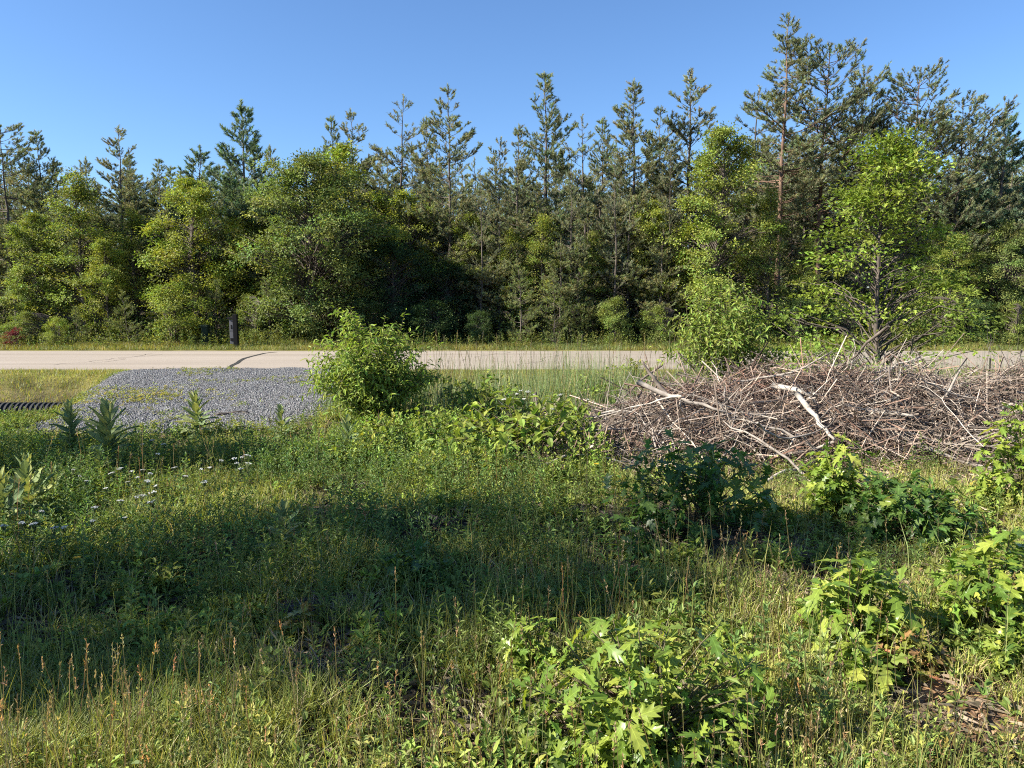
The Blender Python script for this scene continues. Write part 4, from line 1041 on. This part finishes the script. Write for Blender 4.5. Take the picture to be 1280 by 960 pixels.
dead_branch('thin upright stick standing clear above the middle of the pile', (1036, 478), (1042, 446), 10.9, 11.0, .018, 'dead_wood', 315, 0, .05)
dead_branch('long thin twig reaching left from the pile into the grass', (852, 495), (742, 512), 10.0, 10.2, .014, 'dead_wood_pale', 316, 2, .05)
dead_branch('slanting dark branch across the right shoulder of the pile', (1150, 480), (1240, 560), 10.3, 9.6, .03, 'dead_wood_dark', 317, 2, .05)
dead_branch('small dead stick with side twigs lying on the gravel drive', (262, 532), (312, 530), 12.6, 12.7, .022, 'dead_wood_dark', 318, 3, .07, group=None)
dead_branch('bleached stick lying on the dark needle mound', (402, 752), (432, 748), 5.5, 5.55, .012, 'dead_wood_pale', 319, 0, .03, group=None)

# ------------------------------------------------------------------ stump, needle mound, dead stalk bundles
def mound(name, label, cat, px, py, rx, ry, h, col, nst, slen, seed):
    r = np.random.default_rng(seed); p = onground(px, py)
    o = thing(name, label, cat, (p.x, p.y, hz(p.x, p.y)))
    k, q = 18, 7; v, t = [], []
    for j in range(q):
        f = j / (q - 1)
        for i in range(k):
            a = i * 6.283 / k; w = (1 - f) * (1 + .25 * r.normal() * (j > 0)); v.append((rx * w * math.cos(a), ry * w * math.sin(a), h * math.sin(f * 1.57) * r.uniform(.85, 1.1) - .05 * (j == 0)))
    for j in range(q - 1):
        for i in range(k):
            a, b = j * k + i, j * k + (i + 1) % k; t += [(a, b, b + k), (a, b + k, a + k)]
    mb = MB(); mb.add(np.array(v), np.array(t), col); link('mound_core', mb.mesh(name + '_core', 'stick', True), o)
    n = nst; a = r.uniform(0, 6.28, n); f = np.sqrt(r.random(n)); x, y = rx * f * np.cos(a) * 1.1, ry * f * np.sin(a) * 1.1; z = h * np.sqrt(np.clip(1 - f * f, 0, 1)) * .9 + .01
    d = nrm(r.normal(size=(n, 3)) * np.array([1.4, .8, .25])); L = r.uniform(slen[0], slen[1], n); P0 = np.stack([x, y, z], 1)
    P = np.stack([P0 - d * L[:, None] * .5, P0 + np.array([0, 0, .01]), P0 + d * L[:, None] * .5], 1); P[..., 2] = np.maximum(P[..., 2], .004)
    mb = MB(); c = np.asarray(col)[None] * r.uniform(.7, 2.6, (n, 1)); mb.add(*tubes(P, np.full((n, 3), .0028) * r.uniform(.6, 1.6, (n, 1)), 3), np.repeat(c, 9, 0))
    link('litter', mb.mesh(name + '_litter', 'stick'), o, kind='stuff'); return o
mound('needle_mound', 'dark heap of old needles and twigs in the shaded grass', 'mound', 398, 772, .27, .22, .09, (.05, .043, .04), 500, (.06, .3), 5)
mound('stalk_heap', 'flattened grey heap of dead stalks in front of the dark needle mound', 'mound', 385, 862, .3, .3, .05, (.10, .085, .068), 500, (.2, .6), 6)
st = mound('rotten_stump', 'rotten crumbling stump with bark chips in the shaded grass', 'stump', 540, 676, .24, .2, .2, (.045, .033, .026), 250, (.04, .12), 7)
r = np.random.default_rng(44); chip = MB(); n = 60
a = r.uniform(0, 6.28, n); f = np.sqrt(r.random(n)); leaves(chip, np.stack([.26 * f * np.cos(a), .22 * f * np.sin(a), .21 * np.sqrt(1 - f * f)], 1), rand_dir(n, r), rand_dir(n, r), r.uniform(.04, .1, n), r.uniform(.02, .045, n), tint(n, (.19, .13, .09), .5, .05, r), T_RHOMB)
link('bark_chips', chip.mesh('bark_chips', 'stick'), st, kind='stuff')

# ------------------------------------------------------------------ culvert, marker post, utility box, red-leaved plant
M['pipe'] = plain_mat('pipe', (.03, .031, .032), .75, .2, .3, 5)
def lathe_x(prof, sides=28):
    mb = MB(); n = len(prof); v = [(x, r_ * math.cos(a), r_ * math.sin(a)) for (x, r_) in prof for a in [j * 6.283185 / sides for j in range(sides)]]
    t = []
    for i in range(n - 1):
        for j in range(sides):
            a, b = i * sides + j, i * sides + (j + 1) % sides; t += [(a, b, b + sides), (a, b + sides, a + sides)]
    mb.add(np.array(v), np.array(t)); return mb
CY = 16.6
c1, c0 = at(46, 512, CY), at(-40, 512, CY)
prof, x, Lp = [], 0.0, c1.x - c0.x + 1.0
pitch = .115
while x < Lp:
    prof += [(x, .205), (x + pitch * .12, .235), (x + pitch * .5, .235), (x + pitch * .62, .205), (x + pitch * .97, .205)]; x += pitch
inner = [(px_, .185) for px_ in (Lp, 0)]
cul = thing('culvert_pipe', 'black corrugated culvert pipe coming out from under the gravel drive', 'pipe', (c0.x, CY, at(60, 503, CY).z - .235), 0)
link('pipe_wall', lathe_x(prof + inner).mesh('pipe_wall', 'pipe', False), cul)
M['black_paint'] = plain_mat('black_paint', (.006, .006, .007), .8, .15, .2, 10)
M['white_panel'] = plain_mat('white_panel', (.11, .11, .12), .8, .12, .06, 6)
M['green_box'] = plain_mat('green_box', (.016, .028, .018), .8, .12, .1, 6)
def box(mb, c, s, bev=.008, col=(1, 1, 1)):
    c, s = np.array(c, float), np.array(s, float) / 2
    V = []
    for sx in (-1, 1):
        for sy in (-1, 1):
            for sz in (-1, 1):
                for ax in range(3):
                    q = s.copy(); q -= bev; q[ax] += bev; V.append(c + q * np.array([sx, sy, sz]))
    import bmesh
    bm = bmesh.new(); [bm.verts.new(p) for p in V]; bmesh.ops.convex_hull(bm, input=bm.verts); bmesh.ops.triangulate(bm, faces=bm.faces)
    bm.verts.index_update(); mb.add(np.array([v.co[:] for v in bm.verts]), np.array([[v.index for v in f.verts] for f in bm.faces]), col); bm.free()
def boxpart(name, parent, mat, c, s, bev=.008):
    mb = MB(); box(mb, c, s, bev); return link(name, mb.mesh(name, mat), parent)
PYD = 29.75
p = at(293, 436, PYD); top = at(293, 393, PYD); zb = hz(p.x, PYD); Hp = top.z - zb
post = thing('marker_post', 'black square post with narrow grey panel standing beyond the road', 'marker post', (p.x, PYD, zb))
boxpart('post', post, 'black_paint', (.09, -.01, Hp / 2 - .1), (.17, .16, Hp + .2), .008)
boxpart('top_bar', post, 'black_paint', (-.015, -.005, Hp - .15), (.40, .13, .075), .008)
panel = boxpart('number_panel', post, 'white_panel', (-.075, 0, Hp * .47), (.15, .05, Hp * .74), .006)
boxpart('numeral', panel, 'black_paint', (-.075, -.028, Hp * .62), (.045, .012, .16), .003)
boxpart('lower_bar', panel, 'black_paint', (-.075, -.03, Hp * .24), (.12, .03, .10), .004)
boxpart('joint_line', panel, 'black_paint', (-.075, -.027, Hp * .50), (.14, .008, .014), .002)
p = at(258, 436, 30.6); zb = hz(p.x, 30.6)
bx = thing('utility_box', 'small dark green utility pedestal left of the black marker post', 'utility box', (p.x, 30.6, zb))
boxpart('cabinet', bx, 'green_box', (0, 0, .36), (.27, .24, .86), .02)
boxpart('cap', bx, 'green_box', (0, 0, .80), (.30, .27, .10), .02)
boxpart('door_panel', bx, 'green_box', (0, -.125, .42), (.2, .02, .5), .006)
boxpart('latch', bx, 'black_paint', (.07, -.14, .45), (.02, .02, .06), .004)
K['red_plant'] = broadleaf_meshes('red_plant', 51, .9, .02, .5, 60, 26, .07, .5, .16, (.16, .025, .035), 'dome', stems=3, tr=.012, nlobe=8)
p = at(22, 436, 30.5)
plant_tree(K['red_plant'], 'red_leaved_plant', 'dark red leafy plant on the far verge at the left edge', 'plant', p.x, 30.5, .75, None, 1.1)

# ------------------------------------------------------------------ grass, weeds, litter (stuff)
def ground_samples(n, y0, y1, dens):
    """points over the near ground, thinning with distance; wider than the frame on both sides"""
    y = np.exp(rng.uniform(math.log(y0), math.log(y1), n)); x = rng.uniform(-1, 1, n) * (.80 * y + 1.6)
    k = rng.random(n) < dens(x, y)
    return x[k], y[k]
def left_ditch(x, y): return np.where((x < -8.6) & (y > 13.0), 0.0, 1.0)
def free(x, y, m=.0):
    """1 where nothing solid covers the ground"""
    road = (y > ROAD_N - .1) & (y < ROAD_F + .05)
    return np.where(road, 0, 1.0) * (1 - sstep(.25, .7, pad_mask(x, y)))  * np.where((x < -8.6) & (y > 13.2) & (y < 17.0), .12, 1.0)
def blades(mb, x, y, h, w, col, bend=.5, z=None):
    w = w * np.ones(len(x)); far = y > 7.5
    for part, simple in ((far, True), (~far, False)):
        if part.any(): _blades(mb, x[part], y[part], h[part], w[part], col[part], bend, simple)
def _blades(mb, x, y, h, w, col, bend, simple, z=None):
    n = len(x)
    z = height(x, y) - .01 if z is None else z
    a = rng.uniform(0, 6.28, n); ba = a + rng.normal(size=n) * .6
    d = np.stack([np.cos(ba), np.sin(ba), 0 * a], 1); s = np.stack([-np.sin(a), np.cos(a), 0 * a], 1)
    b = (bend * rng.uniform(.15, 1.2, n))[:, None]; h = h[:, None]; w = (w * np.ones(n))[:, None] * .5
    o = np.stack([x, y, z], 1); up = np.array([0, 0, 1.0])
    m1 = o + up * h * .5 + d * h * b * .22; tip = o + up * h * (1 - .28 * b) + d * h * b * .8
    if simple:
        V = np.stack([o - s * w, o + s * w, tip], 1); mb.add(V.reshape(-1, 3), np.arange(n * 3).reshape(n, 3), np.repeat(col, 3, 0)); return
    V = np.stack([o - s * w * .8, o + s * w * .8, m1 - s * w, m1 + s * w, tip], 1)
    t = (np.arange(n)[:, None, None] * 5 + np.array([[0, 1, 3], [0, 3, 2], [2, 3, 4]])[None]).reshape(-1, 3)
    mb.add(V.reshape(-1, 3), t, np.repeat(col, 5, 0))
bare_spots = [(gp(398, 772), .3), (gp(385, 850), .2), (gp(540, 668), .32), (gp(1190, 905), .5), (gp(1165, 860), .3), (gp(330, 700), .3), (gp(260, 720), .3), (gp(910, 720), .22), (gp(215, 760), .25), (gp(690, 800), .2), (gp(820, 935), .5), (gp(1066, 812), .3), (gp(1240, 800), .3), (gp(868, 668), .6), (gp(1130, 675), .5), (gp(1042, 645), .3)]
def clump(x, y):
    c = fbm(x, y, .9, 61)
    m = sstep(.30, .62, c) * .92 + .08
    for p, r_ in bare_spots: m = m * (1 - .9 * np.exp(-((x - p.x) ** 2 + (y - p.y) ** 2) / r_ ** 2))
    q = bare_spots[3][0]; m = m * (1 - .97 * np.exp(-(((x - q.x) / .42) ** 2 + ((y - q.y) / .5) ** 2) ** 2))
    return m
def under_pile(x, y): return np.where(pile_h(x, y) > .45, .06, np.where(pile_h(x, y) > .2, .5, 1.0))
GREEN, LUSH, DRY, STRAW, OLIVE = (.105, .15, .036), (.175, .235, .06), (.20, .185, .075), (.46, .38, .22), (.29, .31, .085)
gm = MB()
# short and middle grass of the near ground
x, y = ground_samples(80000, 2.2, 15.2, lambda x, y: clump(x, y) * free(x, y) * under_pile(x, y))
tx_, ty_ = ground_samples(21000, 2.2, 15.2, lambda x, y: clump(x, y) * free(x, y) * under_pile(x, y))
q = 14; tx_, ty_ = np.repeat(tx_, q), np.repeat(ty_, q); sp_ = (.010 + .004 * ty_)
x = np.concatenate([x, tx_ + rng.normal(size=len(tx_)) * sp_]); y = np.concatenate([y, ty_ + rng.normal(size=len(ty_)) * sp_])
n = len(x); hm = .05 + .19 * fbm(x, y, 1.7, 71) ** 1.3 + .11 * (1 - sstep(-.8, 1.6, x)) * sstep(.35, .65, fbm(x, y, 1.1, 74)); h = hm * rng.uniform(.5, 1.35, n)
mixv = np.clip(fbm(x, y, 2.3, 81) * 1.5 - .3 + .12 * rng.normal(size=n), 0, 1)[:, None]
sunny = sstep(-.5, 2.2, x - .1 * y)[:, None]  # right side: sunlit brightness put into the blade colour, plus more straw
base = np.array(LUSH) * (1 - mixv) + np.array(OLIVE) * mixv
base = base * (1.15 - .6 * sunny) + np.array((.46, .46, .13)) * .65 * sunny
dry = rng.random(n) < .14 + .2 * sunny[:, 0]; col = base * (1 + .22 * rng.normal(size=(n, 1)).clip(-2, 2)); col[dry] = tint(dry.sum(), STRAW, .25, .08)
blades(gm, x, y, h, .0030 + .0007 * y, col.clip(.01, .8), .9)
# thin tall stalks
x, y = ground_samples(9000, 2.2, 15, lambda x, y: clump(x, y) * free(x, y) * under_pile(x, y) * sstep(.42, .62, fbm(x, y, 1.6, 95)))
n = len(x); blades(gm, x, y, rng.uniform(.3, .62, n), .0022 + .0006 * y, tint(n, (.25, .26, .085), .25, .12), .4)
x, y = ground_samples(9000, 2.3, 4.6, lambda x, y: np.where(x < .4, .75, .2) * clump(x, y)); n = len(x); blades(gm, x, y, rng.uniform(.2, .5, n), .004, tint(n, (.27, .29, .08), .25, .12), .5)
link('grass', gm.mesh('grass', 'grass'), kind='stuff', label='mixed short and tall grass over the near ground')
# flowering grass stems with seed heads
sm = MB()
def seed_stems(x, y, h, col, headc, head=.09):
    n = len(x); o = np.stack([x, y, height(x, y)], 1); d = np.stack([rng.normal(size=n) * .12, rng.normal(size=n) * .12, np.ones(n)], 1)
    P = curve_pts(o, o + d * h[:, None], 4, 0, .015); sm.add(*tubes(P, np.linspace(.0016, .001, 4)[None] * (1 + .12 * y)[:, None], 3), np.repeat(col, 12, 0))
    m = 12; u = rng.uniform(0, 1, (n, m)); b = P[:, -1][:, None] - nrm(d)[:, None] * (u * head)[..., None]
    D = nrm(nrm(d)[:, None] + rng.normal(size=(n, m, 3)) * .38); q = n * m
    leaves(sm, b.reshape(q, 3), D.reshape(q, 3), rand_dir(q), rng.uniform(.012, .024, q), rng.uniform(.004, .007, q), np.repeat(headc, m, 0), T_RHOMB)
x, y = ground_samples(1700, 2.3, 9, lambda x, y: clump(x, y) * sstep(.4, .6, fbm(x, y, 1.2, 97)) * .9)
n = len(x); seed_stems(x, y, rng.uniform(.35, .72, n), tint(n, (.24, .2, .09), .2), tint(n, (.36, .26, .15), .25))
x, y = ground_samples(560, 2.4, 3.6, lambda x, y: np.where(x < .2, .9, .35))
n = len(x); seed_stems(x, y, rng.uniform(.35, .62, n), tint(n, (.26, .23, .09), .2), tint(n, (.42, .31, .18), .25), .08)
n = 260; x = rng.uniform(-3, 5, n); y = rng.uniform(13.5, 19.8, n); seed_stems(x, y, rng.uniform(.9, 1.5, n), tint(n, (.3, .27, .14), .2), tint(n, (.36, .28, .2), .25), .14)
link('seed_grass', sm.mesh('seed_grass', 'grass'), kind='stuff', label='thin grass stems with tan seed heads')
# tall blue-green grass in the ditch, short dry grass of the verges
dm = MB()
n = 60000; x = rng.uniform(-3.2, 16, n); y = rng.uniform(12.2, 19.6, n); k = rng.random(n) < (sstep(12.0, 13.5, y + .25 * noise(x, y, 1, 7)) * (.35 + .65 * sstep(.35, .6, fbm(x, y, 1.5, 23)))) * under_pile(x, y); x, y = x[k], y[k]; n = len(x)
edge = 1 - .35 * sstep(18.6, 19.6, y)
blades(dm, x, y, (.25 + 1.1 * rng.random(n) * sstep(.25, .75, fbm(x, y, 1.6, 65)) + .35 * rng.random(n)) * edge, rng.uniform(.008, .015, n), np.where(rng.random((n, 1)) < .12, tint(n, STRAW), tint(n, (.2, .27, .12), .2, .1)), .5)
x = rng.uniform(-3, 14, 1400); y = rng.uniform(14, 20.4, 1400); n = len(x)
link('ditch_grass', dm.mesh('ditch_grass', 'grass'), kind='stuff', label='tall soft grass filling the roadside ditch')
vm = MB()
n = 130000; x = rng.uniform(-22, 18, n); y = rng.uniform(15.4, ROAD_N, n); k = rng.random(n) < free(x, y) * np.where(x > -3, sstep(19.0, 20.0, y), np.where(x < -9.4, y > 17.0, 1)) * (.4 + .6 * fbm(x, y, .8, 27)); x, y = x[k], y[k]; n = len(x)
blades(vm, x, y, rng.uniform(.06, .2, n), rng.uniform(.010, .018, n), np.where(rng.random((n, 1)) < .25, tint(n, (.32, .28, .12), .2), tint(n, (.25, .275, .065), .25)), .8)
n = 60000; x = rng.uniform(-30, 30, n); y = rng.uniform(ROAD_F, 31.6, n) ; vv = fbm(x, y, 1.4, 29)
blades(vm, x, y, rng.uniform(.08, .26, n) * (.6 + .8 * vv), rng.uniform(.014, .024, n), np.where(vv[:, None] > .5, tint(n, (.24, .235, .07), .25), tint(n, (.16, .19, .055), .25)), .7)
link('verge_grass', vm.mesh('verge_grass', 'grass'), kind='stuff', label='short yellow-green grass on the verges of the road')
# broadleaf weeds
wm = MB()
def weeds(x, y, k, size, hgt, col, tpl=T_RHOMB, lw=.5):
    n = len(x)
    if n == 0: return
    z = height(x, y); a = rng.uniform(0, 6.28, (n, k)); u = rng.random((n, k)); q = n * k; hh = hgt * rng.uniform(.5, 1.3, n)
    P = np.stack([x[:, None] + .012 * np.cos(a), y[:, None] + .012 * np.sin(a), z[:, None] + hh[:, None] * u], -1)
    e = .15 + .6 * u + rng.normal(size=(n, k)) * .25; D = np.stack([np.cos(a) * np.cos(e), np.sin(a) * np.cos(e), np.sin(e)], -1)
    Nn = np.stack([-np.cos(a) * np.sin(e), -np.sin(a) * np.sin(e), np.cos(e)], -1) + rng.normal(size=(n, k, 3)) * .2
    s = (size * rng.uniform(.6, 1.3, (n, k)) * (1.1 - .4 * u)).ravel()
    c = np.repeat(tint(n, col, .25, .12), k, 0) * (1 + .1 * rng.normal(size=(q, 1)))
    leaves(wm, P.reshape(q, 3), D.reshape(q, 3), nrm(Nn.reshape(q, 3)), s, s * lw, c.clip(.01, .9), tpl)
x, y = ground_samples(15000, 2.3, 13.5, lambda x, y: clump(x, y) * free(x, y) * under_pile(x, y) * sstep(.42, .58, fbm(x, y, 1.1, 101)))
weeds(x, y, 11, .045, .16, (.19, .24, .052), T_RHOMB, .45)
x, y = ground_samples(9000, 2.3, 13.5, lambda x, y: clump(x, y) * free(x, y) * under_pile(x, y) * sstep(.5, .62, fbm(x, y, .8, 111)))
far_ = y > 6; weeds(x[far_], y[far_], 9, .06, .13, (.215, .265, .055), T_RHOMB, .6); weeds(x[~far_], y[~far_], 9, .06, .13, (.215, .265, .055), T_OVATE, .6)
# clumps of one kind of weed each
tx_, ty_ = ground_samples(680, 2.4, 13.0, lambda x, y: free(x, y) * under_pile(x, y) * np.where(y < 4.8, .4, np.where(x < 1, 1.0, .75)))
for cx_, cy_ in zip(tx_, ty_):
    if any((cx_ - p.x) ** 2 + (cy_ - p.y) ** 2 < (r_ * .9) ** 2 for p, r_ in bare_spots): continue
    m = int(rng.integers(6, 26)); sd_ = rng.uniform(.06, .24); k = int(rng.integers(4))
    xx, yy = cx_ + rng.normal(size=m) * sd_, cy_ + rng.normal(size=m) * sd_
    if k == 0: weeds(xx, yy, 20, .05, rng.uniform(.16, .42), (.14, .205, .055), T_RHOMB, .28)
    elif k == 1: weeds(xx, yy, 12, .075, rng.uniform(.1, .28), (.25, .31, .06), T_LANCE if cy_ < 6 else T_RHOMB, .42)
    elif k == 2: weeds(xx, yy, 10, .07, rng.uniform(.08, .2), (.165, .225, .052), T_OVATE if cy_ < 6 else T_RHOMB, .65)
    else: weeds(xx, yy, 16, .055, rng.uniform(.12, .3), (.28, .30, .075), T_RHOMB, .4)
# lush strip in the sun, feathery weeds in the shade
n = 2600; x = rng.uniform(-4.5, 1.2, n); y = rng.uniform(8.8, 12.6, n); k = (free(x, y) > .6) & ((x > -2.7) | (y < 9.6)) & (fbm(x, y, .9, 151) > .48); weeds(x[k], y[k], 15, .075, .34, (.24, .31, .06), T_RHOMB, .5)
n = 5200; x = rng.uniform(-7.5, .4, n); y = rng.uniform(5.6, 10.8, n); k = (fbm(x, y, 1.2, 121) > .44) & (y < 10.2); weeds(x[k], y[k], 20, .055, .40, (.135, .205, .06), T_RHOMB, .33)
n = 3200; x = rng.uniform(-12, -3, n); y = rng.uniform(12, 20.6, n); k = (pad_mask(x, y) > .5) & (fbm(x, y, 1.6, 131) > .56); weeds(x[k], y[k], 9, .055, .07, (.27, .29, .06), T_LANCE, .35)
n = 1500; x = rng.uniform(-14, -7.5, n); y = rng.uniform(11.2, 13.2, n); k = free(x, y) > .7; weeds(x[k], y[k], 16, .06, .13, (.15, .21, .045), T_LANCE, .45)
n = 2600; x = rng.uniform(-26, 26, n); y = rng.uniform(29.8, 32.5, n); weeds(x, y, 14, .10, .5, (.17, .2, .055), T_RHOMB, .48)
n = 5200; x = rng.uniform(-34, 34, n); y = rng.uniform(32, 44, n); weeds(x, y, 14, .16, 1.1, (.10, .14, .04), T_RHOMB, .6)
n = 420; c_ = gp(172, 503); x = c_.x + rng.normal(size=n) * .75; y = c_.y + rng.normal(size=n) * .7; weeds(x, y, 8, .06, .06, (.34, .33, .08), T_LANCE, .35)
n = 9000; x = rng.uniform(-12.8, -2.6, n); y = rng.uniform(11.2, ROAD_N, n); m_ = pad_mask(x, y); k = (m_ > .12) & (m_ < .97); weeds(x[k], y[k], 8, .06, .08, (.24, .28, .065), T_RHOMB, .4)
# upright leafy stalks
def stalks(x, y, hgt, k, size, col, lw):
    n = len(x); z = height(x, y); H = hgt * rng.uniform(.6, 1.25, n); dx = rng.normal(size=(n, 2)) * .12
    u = np.linspace(.08, 1, k)[None].repeat(n, 0); P = np.stack([x[:, None] + dx[:, :1] * u * H[:, None], y[:, None] + dx[:, 1:] * u * H[:, None], z[:, None] + u * H[:, None]], -1)
    wv, wt = tubes(P[:, ::4], np.linspace(.004, .002, len(P[0, ::4]))[None].repeat(n, 0), 3); wm.add(wv, wt, (.16, .19, .07))
    a = np.arange(k)[None] * 2.4 + rng.uniform(0, 6.28, (n, 1)); e = .25 + .7 * u ** 2 + rng.normal(size=(n, k)) * .2; q = n * k
    D = np.stack([np.cos(a) * np.cos(e), np.sin(a) * np.cos(e), np.sin(e)], -1); Nn = np.stack([-np.cos(a) * np.sin(e), -np.sin(a) * np.sin(e), np.cos(e)], -1)
    sz = (size * (1.15 - .65 * u) * rng.uniform(.7, 1.25, (n, k))).ravel()
    leaves(wm, P.reshape(q, 3), D.reshape(q, 3), Nn.reshape(q, 3), sz, sz * lw, np.repeat(tint(n, col, .2, .1), k, 0), T_LANCE)
x, y = ground_samples(2600, 3.6, 11.5, lambda x, y: np.where(x < 1.2, 1, .25) * free(x, y) * under_pile(x, y) * clump(x, y) * sstep(.5, .66, fbm(x, y, 1.0, 161)))
stalks(x, y, .42, 25, .085, (.19, .25, .06), .26)
x, y = ground_samples(1500, 3.4, 11.5, lambda x, y: np.where(x < 1.6, 1, .3) * free(x, y) * under_pile(x, y) * clump(x, y) * sstep(.52, .66, fbm(x, y, .9, 171)))
stalks(x, y, .30, 17, .10, (.16, .225, .06), .42)
link('weeds', wm.mesh('weeds', 'leaf'), kind='stuff', label='mixed broadleaf weeds and ground cover')
# dead stalks, needles and leaf litter lying on the ground
lm = MB()
x, y = ground_samples(60000, 2.2, 13.5, lambda x, y: free(x, y) * (.35 + .65 * sstep(.45, .6, fbm(x, y, 1.3, 141))))
n = len(x); L = rng.uniform(.04, .24, n); a = rng.uniform(0, 6.28, n); d = np.stack([np.cos(a), np.sin(a), rng.normal(size=n) * .12], 1)
P0 = np.stack([x, y, height(x, y) + rng.uniform(.006, .035, n)], 1)
leaves(lm, P0, d, np.tile([0, 0, 1.0], (n, 1)) + rng.normal(size=(n, 3)) * .3, L, .003 + .0007 * y, tint(n, (.20, .165, .115), .45, .06), T_RHOMB)
x, y = ground_samples(22000, 2.2, 12.5, lambda x, y: free(x, y) * .8)
n = len(x); leaves(lm, np.stack([x, y, height(x, y) + rng.uniform(.004, .03, n)], 1), rand_dir(n) * np.array([1, 1, .3]), np.tile([0, 0, 1.0], (n, 1)) + rng.normal(size=(n, 3)) * .4, rng.uniform(.02, .06, n), rng.uniform(.012, .03, n), tint(n, (.15, .10, .065), .4, .08), T_RHOMB)
link('litter', lm.mesh('litter', 'stick'), kind='stuff', label='dead stalks and brown leaf litter on the soil')
